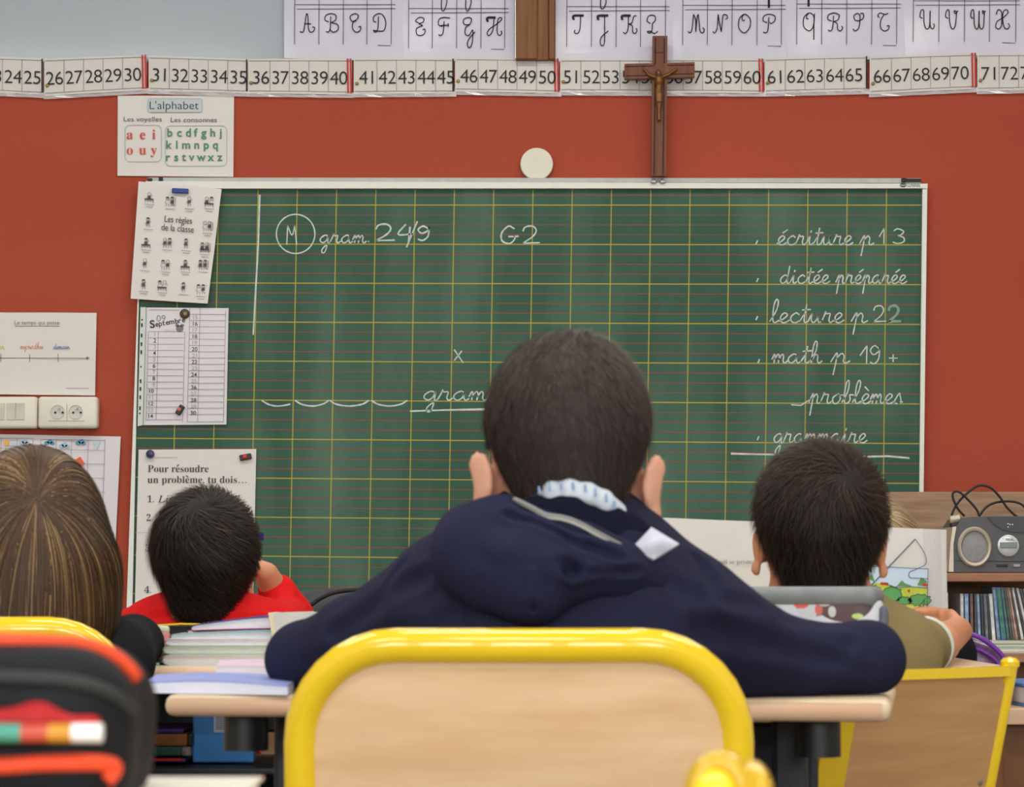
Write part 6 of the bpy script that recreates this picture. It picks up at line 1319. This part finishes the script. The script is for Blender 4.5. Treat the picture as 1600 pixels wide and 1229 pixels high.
# ---- the boy in red
prd = thing('person', 'child with thick black-brown hair in a red top resting cheek on hand', 'person', (P(318, 1000, 3.75).x, 3.75, 0))
R = frame(.16, .05, .06); hd = P(318, 855, 3.76)
J = dict(R=R, head=hd, hk=.95, ear=.8, earl=.35, earz=-.044, neck=P(326, 985, 3.77), chest=P(330, 1050, 3.79), pelvis=Vector((P(322, 1000, 3.75).x, 3.73, .43)), shl=P(238, 985, 3.78), shr=P(424, 985, 3.78),
    ell=P(170, 1060, 3.95), elr=P(452, 962, 3.99), wrl=Vector((P(250, 1000, 4.1).x, 4.15, ZD + .026)), wrr=P(416, 897, 3.94))
J['ell'].z = max(J['ell'].z, ZD + .03)
J['handr'] = dict(d=Vector((-.75, .1, .62)), n=Vector((-.6, .2, -.7)), curl=.35, ts=1, size=.85)
s, L = body_sdf(J); soft('body', s, .0045, M_skin2, prd); face_parts(prd, L, R, .95)
M_hair3 = attr_mat('black_brown_hair', (18, 14, 11), (36, 28, 22), (80, 64, 46), .55, .22)
short_hair(prd, 'hair', hd, R, .95, M_hair3, .009, 9000, .045, .0011, (-.012, -.062, .042), .012, .06, .55, .20, 31, nape=-.122, dark=.2, nseg=6, wide=.001)
M_redtop = mat('red_cotton', (214, 26, 26), .85, .15, var=.06, scale=12, bump=.2, bscale=260)
s = SDF(); s.cap(P(285, 972, 3.765), P(372, 966, 3.765), .036, .036, k=.03).cap(P(325, 976, 3.78), P(330, 1050, 3.79), .070, .098, k=.04).cap(P(270, 1050, 3.78), P(385, 1050, 3.78), .085, .085, k=.04).cap(P(328, 1060, 3.78), J['pelvis'] + Vector((0, 0, .02)), .105, .11, k=.05)
for sd, sg in (('l', -1), ('r', 1)):
    sh, el, wr = J['sh' + sd], J['el' + sd], J['wr' + sd]; s.cap(P(328 + 45 * sg, 965, 3.775), sh, .034, .042, k=.03).cap(sh, el, .042, .032, k=.025).cap(el, lerp(el, wr, .97 if sd == 'l' else .52), .034, .029 if sd == 'l' else .033, k=.02)
soft('red_top', s, .0045, M_redtop, prd, rip=(.0022, 55, 9), folds=[([P(440, 935, 3.94), P(470, 940, 3.95)], .007, .006), ([P(430, 955, 3.92), P(465, 930, 3.95)], .006, .005), ([P(240, 960, 3.72), P(330, 972, 3.7), P(420, 966, 3.72)], .008, .004)])
gl = MB().box(P(403, 838, 3.80), (.002, .03, .012), .0008, frame(-.5)).build('blue_glasses_arm', mat('blue_plastic', (40, 44, 128), .3, .4), prd)
trousers(prd, J, M_darktr)

# ---- the long-haired child at the left
pg = thing('person', 'child with long light brown hair and a black top at the left edge', 'person', (P(40, 1000, 3.1).x, 3.1, 0))
R = frame(.06, .38, -.04); hd = P(52, 812, 3.14)
J = dict(R=R, head=hd, hk=.98, neck=P(45, 945, 3.10), chest=P(45, 1040, 3.12), pelvis=Vector((P(45, 1000, 3.1).x, 3.08, .43)), shl=P(-88, 1035, 3.12), shr=P(178, 1035, 3.13), ell=P(-160, 1090, 3.34), elr=P(208, 1100, 3.34), wrl=Vector((P(-40, 1000, 3.5).x, 3.52, ZD + .026)), wrr=Vector((P(120, 1000, 3.5).x, 3.52, ZD + .026)))
for e_ in ('ell', 'elr'): J[e_].z = max(J[e_].z, ZD + .03)
s, L = body_sdf(J); soft('body', s, .0045, M_skin, pg); face_parts(pg, L, R, .98)
M_blackt = mat('black_knit', (26, 26, 30), .9, .15, var=.1, bump=.2, bscale=260)
s = SDF(); s.cap(P(45, 975, 3.11), P(45, 1050, 3.12), .06, .095, k=.04).cap(P(-10, 1050, 3.12), P(100, 1050, 3.12), .085, .085, k=.04).cap(P(45, 1060, 3.11), J['pelvis'] + Vector((0, 0, .02)), .105, .11, k=.05)
for sd, sg in (('l', -1), ('r', 1)): sh, el, wr = J['sh' + sd], J['el' + sd], J['wr' + sd]; s.cap(P(45 + 30 * sg, 985, 3.11), sh, .036, .044, k=.04).cap(sh, el, .044, .034, k=.025).cap(el, lerp(el, wr, .95), .034, .026, k=.02)
soft('black_top', s, .005, M_blackt, pg, rip=(.0018, 50, 6))
M_hair4 = attr_mat('light_brown_long_hair', (34, 23, 15), (84, 60, 38), (168, 136, 88), .5, .22)
s = SDF(); RN = np.array(R)
s.ell(hd, (.081, .098, .092), RN, k=.02).cap(hd + Vector((0, -.02, -.03)), P(56, 905, 3.09), .081, .086, k=.05).cap(P(48, 905, 3.09), P(43, 985, 3.075), .085, .078, k=.05).cap(P(0, 900, 3.10), P(-30, 985, 3.08), .07, .07, k=.05).cap(P(100, 900, 3.10), P(112, 965, 3.085), .052, .045, k=.05)
to, fro = hair_frame(hd, R)
vs, fs = s.mesh(.005, clip=lambda g: np.where(g[..., 1] > hd.y + .055, np.where(g[..., 2] > hd.z + .055, -1.0, 1.0), P(0, 1000, 3.1).z - g[..., 2]))
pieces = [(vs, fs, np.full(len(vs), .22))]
rg = np.random.default_rng(5); N = 5200
cr_ = P(58, 786, 3.04); f = s.ev; ang = rg.uniform(0, 2 * math.pi, N); rad = rg.uniform(.002, .085, N)
X = np.array(tuple(cr_)) + np.stack([np.cos(ang) * rad, np.zeros(N), np.sin(ang) * rad], 1) ; 
for _ in range(4): g_ = grad(f, X); X = X - g_ * f(X)[:, None]
g_ = grad(f, X); d = X - np.array(tuple(cr_)); d /= np.linalg.norm(d, axis=1)[:, None] + 1e-6
d = d + np.array([0.05, 0, -.15]); d = d - g_ * np.sum(d * g_, axis=1, keepdims=True); d /= np.linalg.norm(d, axis=1)[:, None]
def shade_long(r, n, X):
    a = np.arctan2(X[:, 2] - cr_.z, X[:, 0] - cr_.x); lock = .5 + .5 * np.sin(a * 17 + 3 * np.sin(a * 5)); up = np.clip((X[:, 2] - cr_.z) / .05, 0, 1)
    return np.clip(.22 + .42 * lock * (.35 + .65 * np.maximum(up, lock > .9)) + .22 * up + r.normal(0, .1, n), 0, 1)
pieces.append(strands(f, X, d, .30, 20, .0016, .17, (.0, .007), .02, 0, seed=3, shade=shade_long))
# a second layer that starts lower, closing the lower back
N2 = 2600; X2 = np.stack([rg.uniform(P(-110, 0, 3.0).x, P(165, 0, 3.0).x, N2), np.full(N2, 2.99), rg.uniform(P(0, 900, 3.0).z, P(0, 760, 3.0).z, N2)], 1)
for _ in range(6): g_ = grad(f, X2); X2 = X2 - g_ * f(X2)[:, None]
d2 = np.stack([(X2[:, 0] - cr_.x) * 2.0, np.zeros(N2), np.full(N2, -1.0)], 1)
pieces.append(strands(f, X2, d2, .22, 14, .0016, .15, (.0, .005), .025, 0, seed=4, shade=lambda r, n, X: np.clip(.2 + .4 * (.5 + .5 * np.sin((X[:, 0]) * 330 + 2 * np.sin(X[:, 0] * 90))) ** 2 + r.normal(0, .1, n), 0, 1)))
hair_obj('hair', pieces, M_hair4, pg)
trousers(pg, J, M_darktr)

# ---- the fair-haired child beyond the book
pf = thing('person', 'fair-haired child in black mostly hidden behind the open picture book', 'person', (P(1362, 1000, 4.2).x, 4.2, 0))
R = frame(0, .05, 0); hd = P(1370, 862, 4.22)
J = dict(R=R, head=hd, hk=.94, neck=P(1363, 965, 4.22), chest=P(1363, 1040, 4.24), pelvis=Vector((P(1363, 1000, 4.2).x, 4.18, .43)), shl=P(1255, 1020, 4.23), shr=P(1478, 1022, 4.23), ell=P(1215, 1075, 4.45), elr=P(1482, 1062, 4.42), wrl=Vector((P(1300, 1000, 4.6).x, 4.6, .62)), wrr=Vector((P(1440, 1000, 4.6).x, 4.6, .62)))
s, L = body_sdf(J); soft('body', s, .0055, M_skin, pf); face_parts(pf, L, R, .94)
M_hair5 = attr_mat('fair_hair', (110, 88, 58), (168, 142, 100), (214, 190, 146), .42, .45)
short_hair(pf, 'hair', hd, R, .94, M_hair5, .007, 5000, .05, .0013, (-.01, -.05, .05), .008, .12, .2, .08, 41, nape=-.11, dark=.35, nseg=6)
s = SDF(); s.cap(P(1363, 985, 4.23), P(1363, 1050, 4.24), .06, .095, k=.04).cap(P(1363, 1050, 4.23), J['pelvis'] + Vector((0, 0, .02)), .108, .11, k=.05)
for sd, sg in (('l', -1), ('r', 1)): sh, el, wr = J['sh' + sd], J['el' + sd], J['wr' + sd]; s.cap(P(1363 + 30 * sg, 985, 4.23), sh, .034, .046, k=.04).cap(sh, el, .046, .038, k=.025).cap(el, lerp(el, wr, .95), .036, .028, k=.02)
soft('black_top', s, .006, M_blackt, pf, rip=(.0018, 50, 6))
trousers(pf, J, M_darktr)

# things of one kind share a group
for o in bpy.context.scene.objects:
    if o.parent is None and 'group' not in o.keys():
        g_ = {'chair': 'yellow school chairs', 'desk': 'beech school desks', 'person': 'children in the classroom', 'magnet': 'magnets on the blackboard'}.get(o.get('category', ''))
        if g_: o['group'] = g_
